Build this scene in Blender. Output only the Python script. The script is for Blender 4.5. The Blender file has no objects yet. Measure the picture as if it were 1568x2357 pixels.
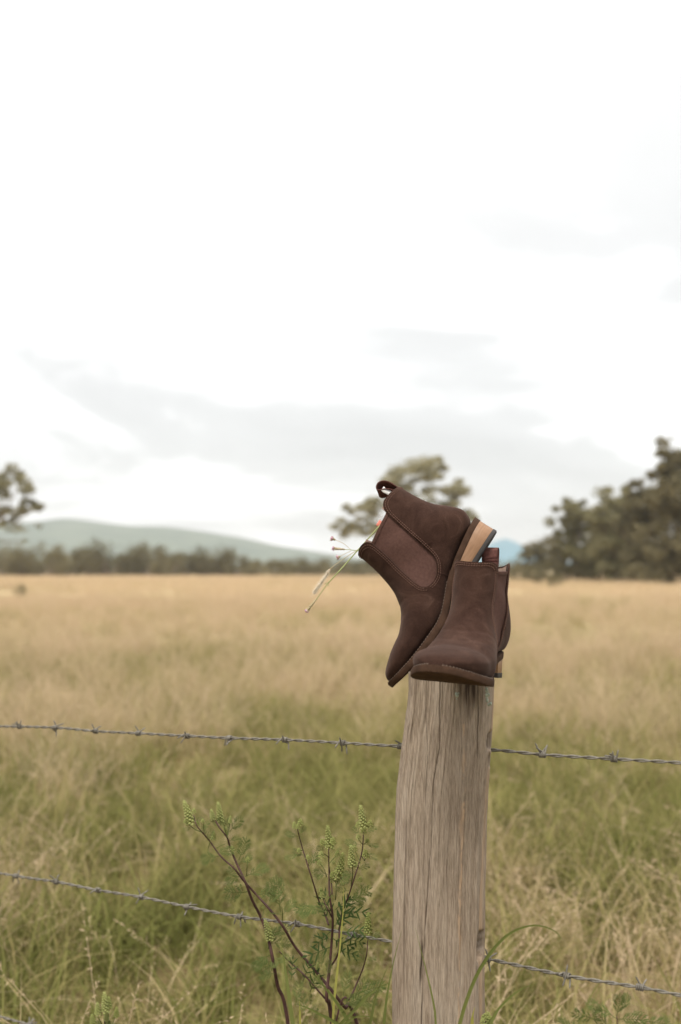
import bpy, math, random
import numpy as np
from mathutils import Matrix, Vector

# ------------------------------------------------------------------ camera
F, CX, CY = 2291.0, 784.0, 1178.5          # picture frame 1568 x 2357
PITCH = math.atan((1310 - CY) / F)
H = 1.35
CP, SP = math.cos(PITCH), math.sin(PITCH)
scene = bpy.context.scene
COL = scene.collection

cam_d = bpy.data.cameras.new('camera')
cam = bpy.data.objects.new('camera', cam_d)
COL.objects.link(cam)
cam.location = (0, 0, H)
cam.rotation_euler = (math.pi / 2 + PITCH, 0, 0)
cam_d.sensor_fit = 'VERTICAL'
cam_d.sensor_height = 36.0
cam_d.lens = 36.0 * F / 2357.0
cam_d.clip_start = 0.05
cam_d.clip_end = 20000
cam_d.dof.use_dof = True
cam_d.dof.focus_distance = 1.49
cam_d.dof.aperture_fstop = 3.1
scene.camera = cam

# ------------------------------------------------------------------ sky, sun, exposure
SUN_EL, SUN_AZ = math.radians(62), math.radians(200)   # azimuth from +Y, clockwise
world = bpy.data.worlds.new('World')
scene.world = world
world.use_nodes = True
nt = world.node_tree
nt.nodes.clear()
N = nt.nodes.new
L = nt.links.new
out = N('ShaderNodeOutputWorld')
bg_sky = N('ShaderNodeBackground'); bg_cl = N('ShaderNodeBackground')
sky = N('ShaderNodeTexSky'); sky.sky_type = 'NISHITA'; sky.sun_disc = False
sky.sun_elevation = SUN_EL; sky.sun_rotation = SUN_AZ
L(sky.outputs[0], bg_sky.inputs[0]); bg_sky.inputs[1].default_value = 0.10
tc = N('ShaderNodeTexCoord')
sep = N('ShaderNodeSeparateXYZ'); L(tc.outputs['Generated'], sep.inputs[0])
zz = N('ShaderNodeMath'); zz.operation = 'MAXIMUM'; L(sep.outputs[2], zz.inputs[0]); zz.inputs[1].default_value = 0.0
za = N('ShaderNodeMath'); za.operation = 'ADD'; L(zz.outputs[0], za.inputs[0]); za.inputs[1].default_value = 0.16
dx = N('ShaderNodeMath'); dx.operation = 'DIVIDE'; L(sep.outputs[0], dx.inputs[0]); L(za.outputs[0], dx.inputs[1])
dy = N('ShaderNodeMath'); dy.operation = 'DIVIDE'; L(sep.outputs[1], dy.inputs[0]); L(za.outputs[0], dy.inputs[1])
cmb = N('ShaderNodeCombineXYZ'); L(dx.outputs[0], cmb.inputs[0]); L(dy.outputs[0], cmb.inputs[1]); cmb.inputs[2].default_value = 3.7
nz = N('ShaderNodeTexNoise'); nz.inputs['Scale'].default_value = 0.75; nz.inputs['Detail'].default_value = 5
nz.inputs['Roughness'].default_value = 0.5; nz.inputs['Distortion'].default_value = 0.5
L(cmb.outputs[0], nz.inputs['Vector'])
rp = N('ShaderNodeValToRGB')
rp.color_ramp.elements[0].position = 0.36; rp.color_ramp.elements[0].color = (0.465, 0.462, 0.450, 1)
em = rp.color_ramp.elements.new(0.49); em.color = (0.535, 0.532, 0.52, 1)
rp.color_ramp.elements[2].position = 0.64; rp.color_ramp.elements[2].color = (1.06, 1.055, 1.04, 1)
L(nz.outputs[0], rp.inputs[0])
L(rp.outputs[0], bg_cl.inputs[0])
z2 = N('ShaderNodeMath'); z2.operation = 'MULTIPLY'; L(zz.outputs[0], z2.inputs[0]); L(zz.outputs[0], z2.inputs[1])
ov = N('ShaderNodeMath'); ov.operation = 'MULTIPLY_ADD'; L(z2.outputs[0], ov.inputs[0]); ov.inputs[1].default_value = 0.80; ov.inputs[2].default_value = 0.66
L(ov.outputs[0], bg_cl.inputs[1])
mix = N('ShaderNodeMixShader'); mix.inputs[0].default_value = 0.93
L(bg_sky.outputs[0], mix.inputs[1]); L(bg_cl.outputs[0], mix.inputs[2]); L(mix.outputs[0], out.inputs[0])

sun_d = bpy.data.lights.new('sun', 'SUN'); sun_d.energy = 1.5; sun_d.angle = math.radians(25)
sun_d.color = (1.0, 0.95, 0.87)
sun = bpy.data.objects.new('sun', sun_d); COL.objects.link(sun)
sdir = Vector((math.sin(SUN_AZ) * math.cos(SUN_EL), math.cos(SUN_AZ) * math.cos(SUN_EL), math.sin(SUN_EL)))
sun.rotation_euler = sdir.to_track_quat('Z', 'Y').to_euler()
sun.location = (0, 0, 30)
vs = scene.view_settings
vs.view_transform = 'Standard'; vs.look = 'None'; vs.exposure = 1.36; vs.gamma = 1.0; vs.use_curve_mapping = False
scene.cycles.max_bounces = 6; scene.cycles.diffuse_bounces = 3; scene.cycles.transmission_bounces = 3
scene.cycles.volume_bounces = 0; scene.cycles.transparent_max_bounces = 6
scene.cycles.use_denoising = True
scene.cycles.sample_clamp_indirect = 4.0

# ------------------------------------------------------------------ helpers
def up(px, py, Z):
    """a point of the place seen at (px, py) of the 1568-wide picture, Z metres along the view axis"""
    xc = (px - CX) / F * Z; yc = -(py - CY) / F * Z
    return np.array([xc, Z * CP - yc * SP, H + Z * SP + yc * CP])

def mesh_obj(name, v, f, mat, parent=None, smooth=True, link=True):
    me = bpy.data.meshes.new(name)
    me.from_pydata([tuple(map(float, p)) for p in v], [], [tuple(map(int, q)) for q in f])
    if mat: me.materials.append(mat)
    if smooth: me.polygons.foreach_set('use_smooth', [True] * len(me.polygons))
    me.update()
    o = bpy.data.objects.new(name, me)
    if link: COL.objects.link(o)
    if parent: o.parent = parent
    return o

def tri_mesh(name, v, f, mat, col=None, smooth=False):
    """fast mesh from numpy triangles"""
    me = bpy.data.meshes.new(name)
    v = np.asarray(v, np.float32); f = np.asarray(f, np.int32)
    k = f.shape[1]
    me.vertices.add(len(v)); me.vertices.foreach_set('co', v.ravel())
    me.loops.add(f.size); me.loops.foreach_set('vertex_index', f.ravel())
    me.polygons.add(len(f)); me.polygons.foreach_set('loop_start', np.arange(0, f.size, k, dtype=np.int32))
    me.update(calc_edges=True)
    if smooth: me.polygons.foreach_set('use_smooth', np.ones(len(f), bool))
    if col is not None:
        a = me.color_attributes.new('Col', 'FLOAT_COLOR', 'POINT')
        a.data.foreach_set('color', np.asarray(col, np.float32).ravel())
    me.materials.append(mat)
    me.validate()
    return me

def crisp(o, deg=38):
    o.data.set_sharp_from_angle(angle=math.radians(deg))
    return o

def empty(name, loc=(0, 0, 0), M=None):
    o = bpy.data.objects.new(name, None); COL.objects.link(o)
    o.empty_display_size = 0.05
    if M is not None: o.matrix_world = M
    else: o.location = loc
    return o

def tag(o, label, cat, group=None):
    o['label'] = label; o['category'] = cat
    if group: o['group'] = group
    return o

def kind(o, k):
    o['kind'] = k
    return o

def crom(pts, n):
    """Catmull-Rom through the points, n samples"""
    P = np.asarray(pts, float)
    if P.ndim == 1: P = P[:, None]
    m = len(P)
    Q = np.vstack([2 * P[0] - P[1], P, 2 * P[-1] - P[-2]])
    t = np.linspace(0, m - 1 - 1e-9, n); i = t.astype(int); s = (t - i)[:, None]
    a, b, c, d = Q[i], Q[i + 1], Q[i + 2], Q[i + 3]
    return 0.5 * (2 * b + (c - a) * s + (2 * a - 5 * b + 4 * c - d) * s ** 2 + (3 * b - a - 3 * c + d) * s ** 3)

def tube(path, rad, seg=7, cap=True):
    P = np.asarray(path, float); n = len(P)
    R = np.broadcast_to(np.asarray(rad, float), (n,))
    T = np.gradient(P, axis=0); T /= np.linalg.norm(T, axis=1)[:, None] + 1e-12
    u = np.cross(T[0], [0, 0, 1.0]);
    if np.linalg.norm(u) < 1e-3: u = np.cross(T[0], [1.0, 0, 0])
    u /= np.linalg.norm(u)
    v, f = [], []
    an = np.linspace(0, 2 * math.pi, seg, endpoint=False)
    for i in range(n):
        u = u - T[i] * np.dot(u, T[i]); u /= np.linalg.norm(u) + 1e-12
        w = np.cross(T[i], u)
        for a in an: v.append(P[i] + R[i] * (math.cos(a) * u + math.sin(a) * w))
    for i in range(n - 1):
        for j in range(seg):
            k = (j + 1) % seg
            f.append((i * seg + j, i * seg + k, (i + 1) * seg + k, (i + 1) * seg + j))
    if cap:
        f.append(tuple(range(seg - 1, -1, -1))); f.append(tuple(range((n - 1) * seg, n * seg)))
    return v, f

def join(parts):
    V, Fc = [], []
    for v, f in parts:
        o = len(V); V.extend(v); Fc.extend([tuple(i + o for i in q) for q in f])
    return V, Fc

rngN = np.random.default_rng(5)
NT = rngN.random((256, 256))
def noise2(x, y):
    x = np.asarray(x, float); y = np.asarray(y, float)
    xi = np.floor(x).astype(int); yi = np.floor(y).astype(int)
    a = x - xi; b = y - yi; a = a * a * (3 - 2 * a); b = b * b * (3 - 2 * b)
    g = lambda i, j: NT[i % 256, j % 256]
    return (g(xi, yi) * (1 - a) + g(xi + 1, yi) * a) * (1 - b) + (g(xi, yi + 1) * (1 - a) + g(xi + 1, yi + 1) * a) * b - 0.5

# ------------------------------------------------------------------ materials
def new_mat(name):
    m = bpy.data.materials.new(name); m.use_nodes = True
    t = m.node_tree; b = t.nodes['Principled BSDF']
    b.inputs['Specular IOR Level'].default_value = 0.25
    return m, t, b

def node(t, k, **kw):
    n = t.nodes.new(k)
    for a, v in kw.items():
        if a in n.inputs: n.inputs[a].default_value = v
        else: setattr(n, a, v)
    return n

def ramp(t, fac, stops):
    r = t.nodes.new('ShaderNodeValToRGB'); e = r.color_ramp.elements
    while len(e) < len(stops): e.new(0.5)
    for el, (p, c) in zip(e, stops): el.position = p; el.color = (*c, 1) if len(c) == 3 else c
    t.links.new(fac, r.inputs[0]); return r.outputs[0]

def coords(t, scale=(1, 1, 1), which='Object', rot=(0, 0, 0)):
    c = t.nodes.new('ShaderNodeTexCoord'); m = t.nodes.new('ShaderNodeMapping')
    m.inputs['Scale'].default_value = scale; m.inputs['Rotation'].default_value = rot
    t.links.new(c.outputs[which], m.inputs[0]); return m.outputs[0]

def tnoise(t, vec, scale, detail=4, rough=0.55, dist=0.0):
    n = node(t, 'ShaderNodeTexNoise', Scale=scale, Detail=detail, Roughness=rough, Distortion=dist)
    if vec is not None: t.links.new(vec, n.inputs['Vector'])
    return n.outputs[0]

def bump(t, b, h, strength, dist, prev=None):
    n = node(t, 'ShaderNodeBump', Strength=strength, Distance=dist)
    t.links.new(h, n.inputs['Height'])
    if prev is not None: t.links.new(prev, n.inputs['Normal'])
    if b is not None: t.links.new(n.outputs[0], b.inputs['Normal'])
    return n.outputs[0]

def math_n(t, op, a, b=None):
    n = t.nodes.new('ShaderNodeMath'); n.operation = op
    for i, x in enumerate((a, b)):
        if x is None: continue
        if isinstance(x, (int, float)): n.inputs[i].default_value = x
        else: t.links.new(x, n.inputs[i])
    return n.outputs[0]

def mixc(t, fac, a, b, mode='MIX'):
    n = t.nodes.new('ShaderNodeMix'); n.data_type = 'RGBA'; n.blend_type = mode
    for i, x in ((0, fac), (6, a), (7, b)):
        if isinstance(x, (int, float)): n.inputs[i].default_value = x
        elif isinstance(x, tuple): n.inputs[i].default_value = (*x, 1)
        else: t.links.new(x, n.inputs[i])
    return n.outputs[2]

def simple(name, c, rough=0.7, var=0.15, scale=60, bmp=0.0, metal=0.0, bscale=300):
    m, t, b = new_mat(name)
    co = coords(t)
    n = tnoise(t, co, scale)
    lo = tuple(x * (1 - var) for x in c); hi = tuple(min(1, x * (1 + var)) for x in c)
    t.links.new(ramp(t, n, [(0.3, lo), (0.7, hi)]), b.inputs['Base Color'])
    b.inputs['Roughness'].default_value = rough; b.inputs['Metallic'].default_value = metal
    if bmp: bump(t, b, tnoise(t, co, bscale), bmp, 0.001)
    return m

def suede_mat():
    m, t, b = new_mat('suede')
    co = coords(t)
    big = tnoise(t, co, 24, 7, 0.68, 1.2)
    fine = tnoise(t, co, 700, 3, 0.7)
    c1 = ramp(t, big, [(0.30, (0.020, 0.0097, 0.0068)), (0.46, (0.034, 0.0172, 0.0120)), (0.60, (0.052, 0.0275, 0.0196)), (0.76, (0.100, 0.058, 0.043))])
    c2 = mixc(t, 0.35, c1, ramp(t, fine, [(0.3, (0.011, 0.005, 0.0035)), (0.7, (0.062, 0.031, 0.022))]))
    fl = node(t, 'ShaderNodeTexVoronoi', Scale=140.0); t.links.new(co, fl.inputs['Vector'])
    t.links.new(c2, b.inputs['Base Color'])
    b.inputs['Roughness'].default_value = 0.95
    b.inputs['Specular IOR Level'].default_value = 0.1
    b.inputs['Sheen Weight'].default_value = 0.12; b.inputs['Sheen Roughness'].default_value = 0.45
    b.inputs['Sheen Tint'].default_value = (0.75, 0.55, 0.47, 1)
    h = bump(t, None, fine, 0.35, 0.0006)
    bump(t, b, tnoise(t, co, 90, 4, 0.6), 0.25, 0.0012, h)
    return m

def rib_mat(name, c, axis, period, strength=0.7, rough=0.85):
    m, t, b = new_mat(name)
    w = node(t, 'ShaderNodeTexWave', Scale=1.0)
    w.wave_type = 'BANDS'; w.bands_direction = axis
    s = math.pi * 2 / 20 / period if False else 0.314 / period
    co = coords(t, (s, s, s)); t.links.new(co, w.inputs['Vector'])
    co2 = coords(t)
    base = ramp(t, tnoise(t, co2, 300, 3), [(0.3, tuple(x * 0.8 for x in c)), (0.7, tuple(x * 1.2 for x in c))])
    t.links.new(mixc(t, 0.25, base, ramp(t, w.outputs[1], [(0, tuple(x * 0.55 for x in c)), (1, c)])), b.inputs['Base Color'])
    b.inputs['Roughness'].default_value = rough
    b.inputs['Specular IOR Level'].default_value = 0.15
    bump(t, b, w.outputs[1], strength, 0.0006)
    return m

SUEDE = suede_mat()
ELASTIC = rib_mat('elastic', (0.092, 0.047, 0.037), 'Z', 0.0010, 0.45)
RIBBON = rib_mat('ribbon', (0.12, 0.052, 0.043), 'X', 0.0016, 0.9)
LINING = simple('lining_cloth', (0.36, 0.245, 0.195), 0.95, 0.12, 120, 0.3)
SOLE = simple('sole_rubber', (0.056, 0.0315, 0.0205), 0.85, 0.25, 70, 0.25)
SOLE.node_tree.nodes['Principled BSDF'].inputs['Specular IOR Level'].default_value = 0.08
LIFT = simple('heel_rubber', (0.036, 0.032, 0.030), 0.65, 0.2, 90, 0.3)
THREAD = simple('thread', (0.125, 0.066, 0.048), 0.8, 0.2, 400)
WTHREAD = simple('welt_thread', (0.15, 0.11, 0.085), 0.8, 0.25, 300)
CORAL = simple('coral_tape', (0.72, 0.24, 0.18), 0.8, 0.08)
WHITE = simple('white_tape', (0.80, 0.78, 0.75), 0.8, 0.05)

def wood_heel_mat():
    m, t, b = new_mat('stacked_heel_wood')
    co = coords(t, (1, 1, 6))
    n = tnoise(t, co, 40, 5, 0.6)
    g = tnoise(t, coords(t, (12, 12, 160)), 3, 4, 0.6)
    c = ramp(t, n, [(0.3, (0.20, 0.105, 0.052)), (0.7, (0.30, 0.17, 0.092))])
    t.links.new(mixc(t, 0.35, c, ramp(t, g, [(0.3, (0.16, 0.082, 0.04)), (0.7, (0.31, 0.18, 0.098))])), b.inputs['Base Color'])
    b.inputs['Roughness'].default_value = 0.5
    b.inputs['Specular IOR Level'].default_value = 0.4
    return m
HEELWOOD = wood_heel_mat()

def post_mat():
    m, t, b = new_mat('weathered_hardwood')
    co = coords(t)
    streak = tnoise(t, coords(t, (1, 1, 0.06)), 190, 7, 0.75, 0.5)
    fine = tnoise(t, coords(t, (1, 1, 0.06), rot=(0.0, 0.03, 0.0)), 720, 4, 0.7, 0.4)
    wide = tnoise(t, coords(t, (1, 1, 0.16)), 34, 6, 0.65, 0.8)
    c = ramp(t, streak, [(0.28, (0.090, 0.064, 0.046)), (0.44, (0.210, 0.156, 0.108)), (0.58, (0.30, 0.236, 0.170)), (0.75, (0.45, 0.370, 0.280))])
    c = mixc(t, 0.46, c, ramp(t, wide, [(0.32, (0.125, 0.088, 0.062)), (0.50, (0.27, 0.214, 0.160)), (0.68, (0.42, 0.365, 0.300))]))
    c = mixc(t, 0.38, c, ramp(t, fine, [(0.36, (0.065, 0.044, 0.032)), (0.62, (0.44, 0.36, 0.285))]))
    # painted attribute: R dark weather stain and crack shade put into the colour, G bare tan chips
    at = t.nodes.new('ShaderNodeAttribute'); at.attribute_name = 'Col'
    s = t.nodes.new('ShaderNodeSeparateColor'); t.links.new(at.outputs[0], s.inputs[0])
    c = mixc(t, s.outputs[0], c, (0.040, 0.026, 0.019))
    c = mixc(t, s.outputs[1], c, (0.50, 0.335, 0.205))
    t.links.new(c, b.inputs['Base Color'])
    b.inputs['Roughness'].default_value = 0.9; b.inputs['Specular IOR Level'].default_value = 0.15
    h = bump(t, None, streak, 0.6, 0.0016)
    bump(t, b, fine, 0.5, 0.0006, h)
    return m
POSTWOOD = post_mat()
LICHEN = simple('lichen', (0.30, 0.32, 0.25), 0.95, 0.25, 250, 0.6)
WIRE = simple('galvanised_wire', (0.150, 0.136, 0.112), 0.7, 0.38, 220, 0.3, 0.0, 500)

def leafy(name, c_lo, c_hi, transl=0.35, scale=30.0, rand=True):
    m, t, b = new_mat(name)
    t.nodes.remove(b)
    o = t.nodes['Material Output']
    n = tnoise(t, coords(t), scale, 3)
    if rand:
        oi = t.nodes.new('ShaderNodeObjectInfo')
        n = math_n(t, 'ADD', math_n(t, 'MULTIPLY', n, 0.7), math_n(t, 'MULTIPLY', oi.outputs['Random'], 0.3))
    c = ramp(t, n, [(0.3, c_lo), (0.7, c_hi)])
    d = t.nodes.new('ShaderNodeBsdfDiffuse'); tr = t.nodes.new('ShaderNodeBsdfTranslucent'); mx = t.nodes.new('ShaderNodeMixShader')
    mx.inputs[0].default_value = transl
    t.links.new(c, d.inputs[0]); t.links.new(c, tr.inputs[0])
    t.links.new(d.outputs[0], mx.inputs[1]); t.links.new(tr.outputs[0], mx.inputs[2]); t.links.new(mx.outputs[0], o.inputs[0])
    return m
WEEDLEAF = leafy('weed_leaf', (0.080, 0.105, 0.032), (0.160, 0.185, 0.064))
WEEDDARK = leafy('weed_leaf_dark', (0.040, 0.066, 0.022), (0.080, 0.115, 0.040))
SPIKE = leafy('weed_spike', (0.30, 0.33, 0.10), (0.46, 0.48, 0.19), 0.35, 200.0)
STEMRED = simple('weed_stem', (0.062, 0.029, 0.024), 0.7, 0.3, 120)
STEMGREEN = leafy('green_stem', (0.36, 0.40, 0.17), (0.52, 0.55, 0.28), 0.2)
BLADE = leafy('green_blade', (0.12, 0.145, 0.04), (0.20, 0.22, 0.07), 0.4, 8.0)
BLADEY = leafy('yellow_blade', (0.28, 0.27, 0.06), (0.42, 0.40, 0.12), 0.4, 8.0)
PINK = leafy('verbena_petal', (0.66, 0.36, 0.44), (0.84, 0.62, 0.74), 0.35, 400.0)
BRACT = leafy('verbena_bract', (0.46, 0.39, 0.23), (0.64, 0.53, 0.36), 0.3, 300.0)
BRISTLE = leafy('seed_bristle', (0.72, 0.64, 0.50), (0.88, 0.83, 0.74), 0.45, 300.0)
SEED = simple('seed_husk', (0.46, 0.33, 0.22), 0.8, 0.25, 400)

def grass_mat():
    m, t, b = new_mat('meadow_grass')
    t.nodes.remove(b); o = t.nodes['Material Output']
    at = t.nodes.new('ShaderNodeAttribute'); at.attribute_name = 'Col'
    s = t.nodes.new('ShaderNodeSeparateColor'); t.links.new(at.outputs[0], s.inputs[0])
    g = t.nodes.new('ShaderNodeNewGeometry')
    n = tnoise(t, g.outputs['Position'], 0.35, 4, 0.6)
    n2 = tnoise(t, g.outputs['Position'], 1.7, 3, 0.6)
    n3 = tnoise(t, g.outputs['Position'], 0.085, 3, 0.55)
    sp = t.nodes.new('ShaderNodeSeparateXYZ'); t.links.new(g.outputs['Position'], sp.inputs[0])
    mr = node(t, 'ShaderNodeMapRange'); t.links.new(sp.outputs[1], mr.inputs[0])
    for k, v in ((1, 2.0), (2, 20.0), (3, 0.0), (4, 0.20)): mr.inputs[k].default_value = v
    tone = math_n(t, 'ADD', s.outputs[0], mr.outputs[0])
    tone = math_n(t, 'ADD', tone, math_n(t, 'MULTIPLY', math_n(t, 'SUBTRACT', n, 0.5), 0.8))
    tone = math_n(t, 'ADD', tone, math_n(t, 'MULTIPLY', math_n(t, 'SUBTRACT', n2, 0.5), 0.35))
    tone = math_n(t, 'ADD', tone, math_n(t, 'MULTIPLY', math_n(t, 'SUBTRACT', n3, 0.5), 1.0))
    c = ramp(t, tone, [(0.03, (0.165, 0.170, 0.052)), (0.28, (0.285, 0.255, 0.098)), (0.50, (0.385, 0.318, 0.155)),
                       (0.72, (0.52, 0.412, 0.250)), (0.95, (0.57, 0.435, 0.290))])
    c = mixc(t, s.outputs[2], c, (0.22, 0.125, 0.065))
    d = t.nodes.new('ShaderNodeBsdfDiffuse'); tr = t.nodes.new('ShaderNodeBsdfTranslucent'); mx = t.nodes.new('ShaderNodeMixShader')
    mx.inputs[0].default_value = 0.38
    t.links.new(c, d.inputs[0]); t.links.new(c, tr.inputs[0])
    t.links.new(d.outputs[0], mx.inputs[1]); t.links.new(tr.outputs[0], mx.inputs[2]); t.links.new(mx.outputs[0], o.inputs[0])
    return m
GRASS = grass_mat()

def ground_mat():
    m, t, b = new_mat('field_ground')
    g = t.nodes.new('ShaderNodeNewGeometry')
    n = tnoise(t, g.outputs['Position'], 0.35, 4, 0.6)
    n2 = tnoise(t, g.outputs['Position'], 9.0, 5, 0.65)
    sp = t.nodes.new('ShaderNodeSeparateXYZ'); t.links.new(g.outputs['Position'], sp.inputs[0])
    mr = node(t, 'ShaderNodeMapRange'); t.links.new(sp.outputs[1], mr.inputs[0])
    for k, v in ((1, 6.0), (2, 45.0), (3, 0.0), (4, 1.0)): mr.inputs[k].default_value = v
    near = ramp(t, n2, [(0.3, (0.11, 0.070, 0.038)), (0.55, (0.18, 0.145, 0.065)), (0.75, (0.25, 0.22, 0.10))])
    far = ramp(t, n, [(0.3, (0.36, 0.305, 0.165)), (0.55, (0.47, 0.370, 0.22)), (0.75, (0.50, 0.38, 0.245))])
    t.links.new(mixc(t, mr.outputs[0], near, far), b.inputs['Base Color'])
    b.inputs['Roughness'].default_value = 1.0; b.inputs['Specular IOR Level'].default_value = 0.0
    bump(t, b, n2, 0.8, 0.06)
    return m
GROUND = ground_mat()
HILL = None
def hill_mat(name, lo, hi):
    m, t, b = new_mat(name)
    g = t.nodes.new('ShaderNodeNewGeometry')
    n = tnoise(t, g.outputs['Position'], 0.012, 6, 0.65)
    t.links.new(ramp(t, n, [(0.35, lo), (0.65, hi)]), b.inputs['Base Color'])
    b.inputs['Roughness'].default_value = 1.0; b.inputs['Specular IOR Level'].default_value = 0.0
    return m

BARK = simple('bark', (0.20, 0.155, 0.115), 0.95, 0.3, 3, 0.5)
LEAF_A = leafy('gum_leaves', (0.190, 0.175, 0.092), (0.300, 0.270, 0.150), 0.35, 0.8)
LEAF_P = leafy('pale_gum_leaves', (0.25, 0.232, 0.140), (0.37, 0.340, 0.215), 0.4, 0.8)
LEAF_B = leafy('dark_gum_leaves', (0.150, 0.132, 0.074), (0.250, 0.215, 0.122), 0.35, 0.8)
LEAF_C = leafy('scrub_leaves', (0.120, 0.106, 0.058), (0.210, 0.182, 0.100), 0.35, 0.8)

# ------------------------------------------------------------------ ground, hills
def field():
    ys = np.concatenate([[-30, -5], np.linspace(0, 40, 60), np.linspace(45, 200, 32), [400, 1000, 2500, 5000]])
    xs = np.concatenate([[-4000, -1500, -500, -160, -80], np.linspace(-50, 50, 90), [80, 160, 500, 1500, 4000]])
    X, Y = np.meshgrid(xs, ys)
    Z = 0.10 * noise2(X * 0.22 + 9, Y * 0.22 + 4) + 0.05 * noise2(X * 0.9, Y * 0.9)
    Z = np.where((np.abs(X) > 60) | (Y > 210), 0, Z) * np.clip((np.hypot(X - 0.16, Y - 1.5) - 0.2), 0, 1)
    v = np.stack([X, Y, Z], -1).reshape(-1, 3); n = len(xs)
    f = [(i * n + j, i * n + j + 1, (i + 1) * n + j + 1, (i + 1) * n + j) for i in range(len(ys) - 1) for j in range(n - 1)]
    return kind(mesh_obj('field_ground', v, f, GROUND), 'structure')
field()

def hill(name, dist, deep, prof, mat, seed):
    px = np.array([p[0] for p in prof], float); py = np.array([p[1] for p in prof], float)
    xs = np.linspace(px[0], px[-1], 140)
    hh = (1310 - np.interp(xs, px, py)) / F * dist
    X = (xs - CX) / F * dist
    rows = []
    for r, s in ((-1.0, 0.0), (-0.75, 0.22), (-0.5, 0.5), (-0.25, 0.78), (-0.1, 0.94), (0, 1.0), (0.2, 0.9), (0.5, 0.6), (1.0, 0.0)):
        z = np.maximum(hh * s + dist * 0.0022 * noise2(X * 18 / dist + seed, np.full_like(X, r * 3 + seed)) * (s > 0), -2) + (H if s else 0)
        if s == 0: z = np.full_like(X, -0.3)
        rows.append(np.stack([X * (1 + 0.05 * r), np.full_like(X, dist + deep * r), z], -1))
    v = np.concatenate(rows); n = len(xs)
    f = [(i * n + j, i * n + j + 1, (i + 1) * n + j + 1, (i + 1) * n + j) for i in range(len(rows) - 1) for j in range(n - 1)]
    return kind(mesh_obj(name, v, f, mat), 'structure')
hill('wooded_hills', 1900, 500, [(-1600, 1260), (-900, 1225), (-500, 1240), (-200, 1212), (0, 1202), (80, 1201), (150, 1195), (220, 1203), (300, 1211), (380, 1211), (450, 1220),
     (560, 1238), (640, 1256), (760, 1273), (860, 1287), (1000, 1297), (1150, 1302), (1500, 1300), (2100, 1306), (2800, 1309)], hill_mat('hill_scrub', (0.075, 0.10, 0.075), (0.13, 0.155, 0.11)), 3)
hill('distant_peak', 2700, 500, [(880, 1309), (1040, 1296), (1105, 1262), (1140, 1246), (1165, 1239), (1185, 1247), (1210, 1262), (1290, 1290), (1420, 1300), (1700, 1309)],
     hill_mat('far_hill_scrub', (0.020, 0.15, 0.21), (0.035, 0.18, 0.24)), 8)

# ------------------------------------------------------------------ trees
def leaf_cloud(rng, clumps, per, size, shell=0.6):
    C = []
    for (c, r, k) in clumps:
        n = int(per * k)
        d = rng.normal(size=(n, 3)); d /= np.linalg.norm(d, axis=1)[:, None]
        rr = rng.random(n) ** 0.45 * (0.75 + 0.5 * rng.random(n))
        p = np.asarray(c) + d * rr[:, None] * np.asarray(r) * (0.8 + 0.4 * rng.random((n, 1)))
        C.append(p)
    P = np.concatenate(C); n = len(P)
    a = rng.normal(size=(n, 3)); a /= np.linalg.norm(a, axis=1)[:, None]
    b = np.cross(a, rng.normal(size=(n, 3))); b /= np.linalg.norm(b, axis=1)[:, None]
    s = size * (0.6 + 0.8 * rng.random((n, 1)))
    v = np.stack([P - a * s, P - b * s * 0.42, P + a * s, P + b * s * 0.42], 1).reshape(-1, 3)
    f = np.arange(n * 4).reshape(-1, 4)
    return v, f

def gum_tree(name, label, px, py_base, dist, clumps_px, leafmat, seed, per=260, leaf=0.16, group=None, cat='tree', trunk_r=0.22, base_px=None):
    """clumps_px: (px, py, radius px across, radius px up, depth shift m, weight)"""
    rng = np.random.default_rng(seed)
    base = np.array([(px - CX) / F * dist, dist, 0.0])
    e = empty(name, base)
    cl = []
    for (cx, cy, rx, ry, dz, k) in clumps_px:
        y = dist + dz
        c = np.array([(cx - CX) / F * y, y, H + (1310 - cy) / F * y]) - base
        rx_, ry_ = rx / F * y, ry / F * y
        # break each mass into several tufts
        m = max(6, int(15 * k))
        for _ in range(m):
            o = rng.normal(size=3) * np.array([rx_, rx_ * 0.9, ry_]) * 0.52
            q = 0.20 + 0.36 * rng.random()
            cl.append((c + o, np.array([rx_, rx_, ry_ * 1.05]) * q, 1.0 / m * k))
    v, f = leaf_cloud(rng, cl, per * 4, leaf)
    me = tri_mesh('crown', v, f, leafmat)
    cr = bpy.data.objects.new('crown', me); COL.objects.link(cr); cr.parent = e
    # trunk and limbs
    cen = np.mean([c[0] for c in cl], axis=0)
    top = np.array([cen[0] * 0.75, cen[1] * 0.5, cen[2] * 1.0])
    fork = np.array([top[0] * 0.3, 0, max(0.25, top[2] * 0.42)])
    P = crom([np.array([0, 0, -0.2]), fork * 0.5 + rng.normal(size=3) * 0.1 * trunk_r, fork, fork * 0.35 + top * 0.65, top], 14)
    parts = [tube(P, np.linspace(trunk_r, trunk_r * 0.25, 14), 8)]
    big = cl if len(cl) < 16 else [cl[i] for i in rng.choice(len(cl), 16, False)]
    for c, r, k in big:
        s = fork + (top - fork) * rng.random() * 0.6
        mid = s * 0.5 + c * 0.5 + np.array([0, 0, -0.08]) * np.linalg.norm(c - s)
        parts.append(tube(crom([s, mid, c], 7), np.linspace(trunk_r * 0.4, trunk_r * 0.08, 7), 5))
    tv, tf = join(parts)
    mesh_obj('trunk', tv, tf, BARK, e)
    tag(e, label, cat, group)
    return e

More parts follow.
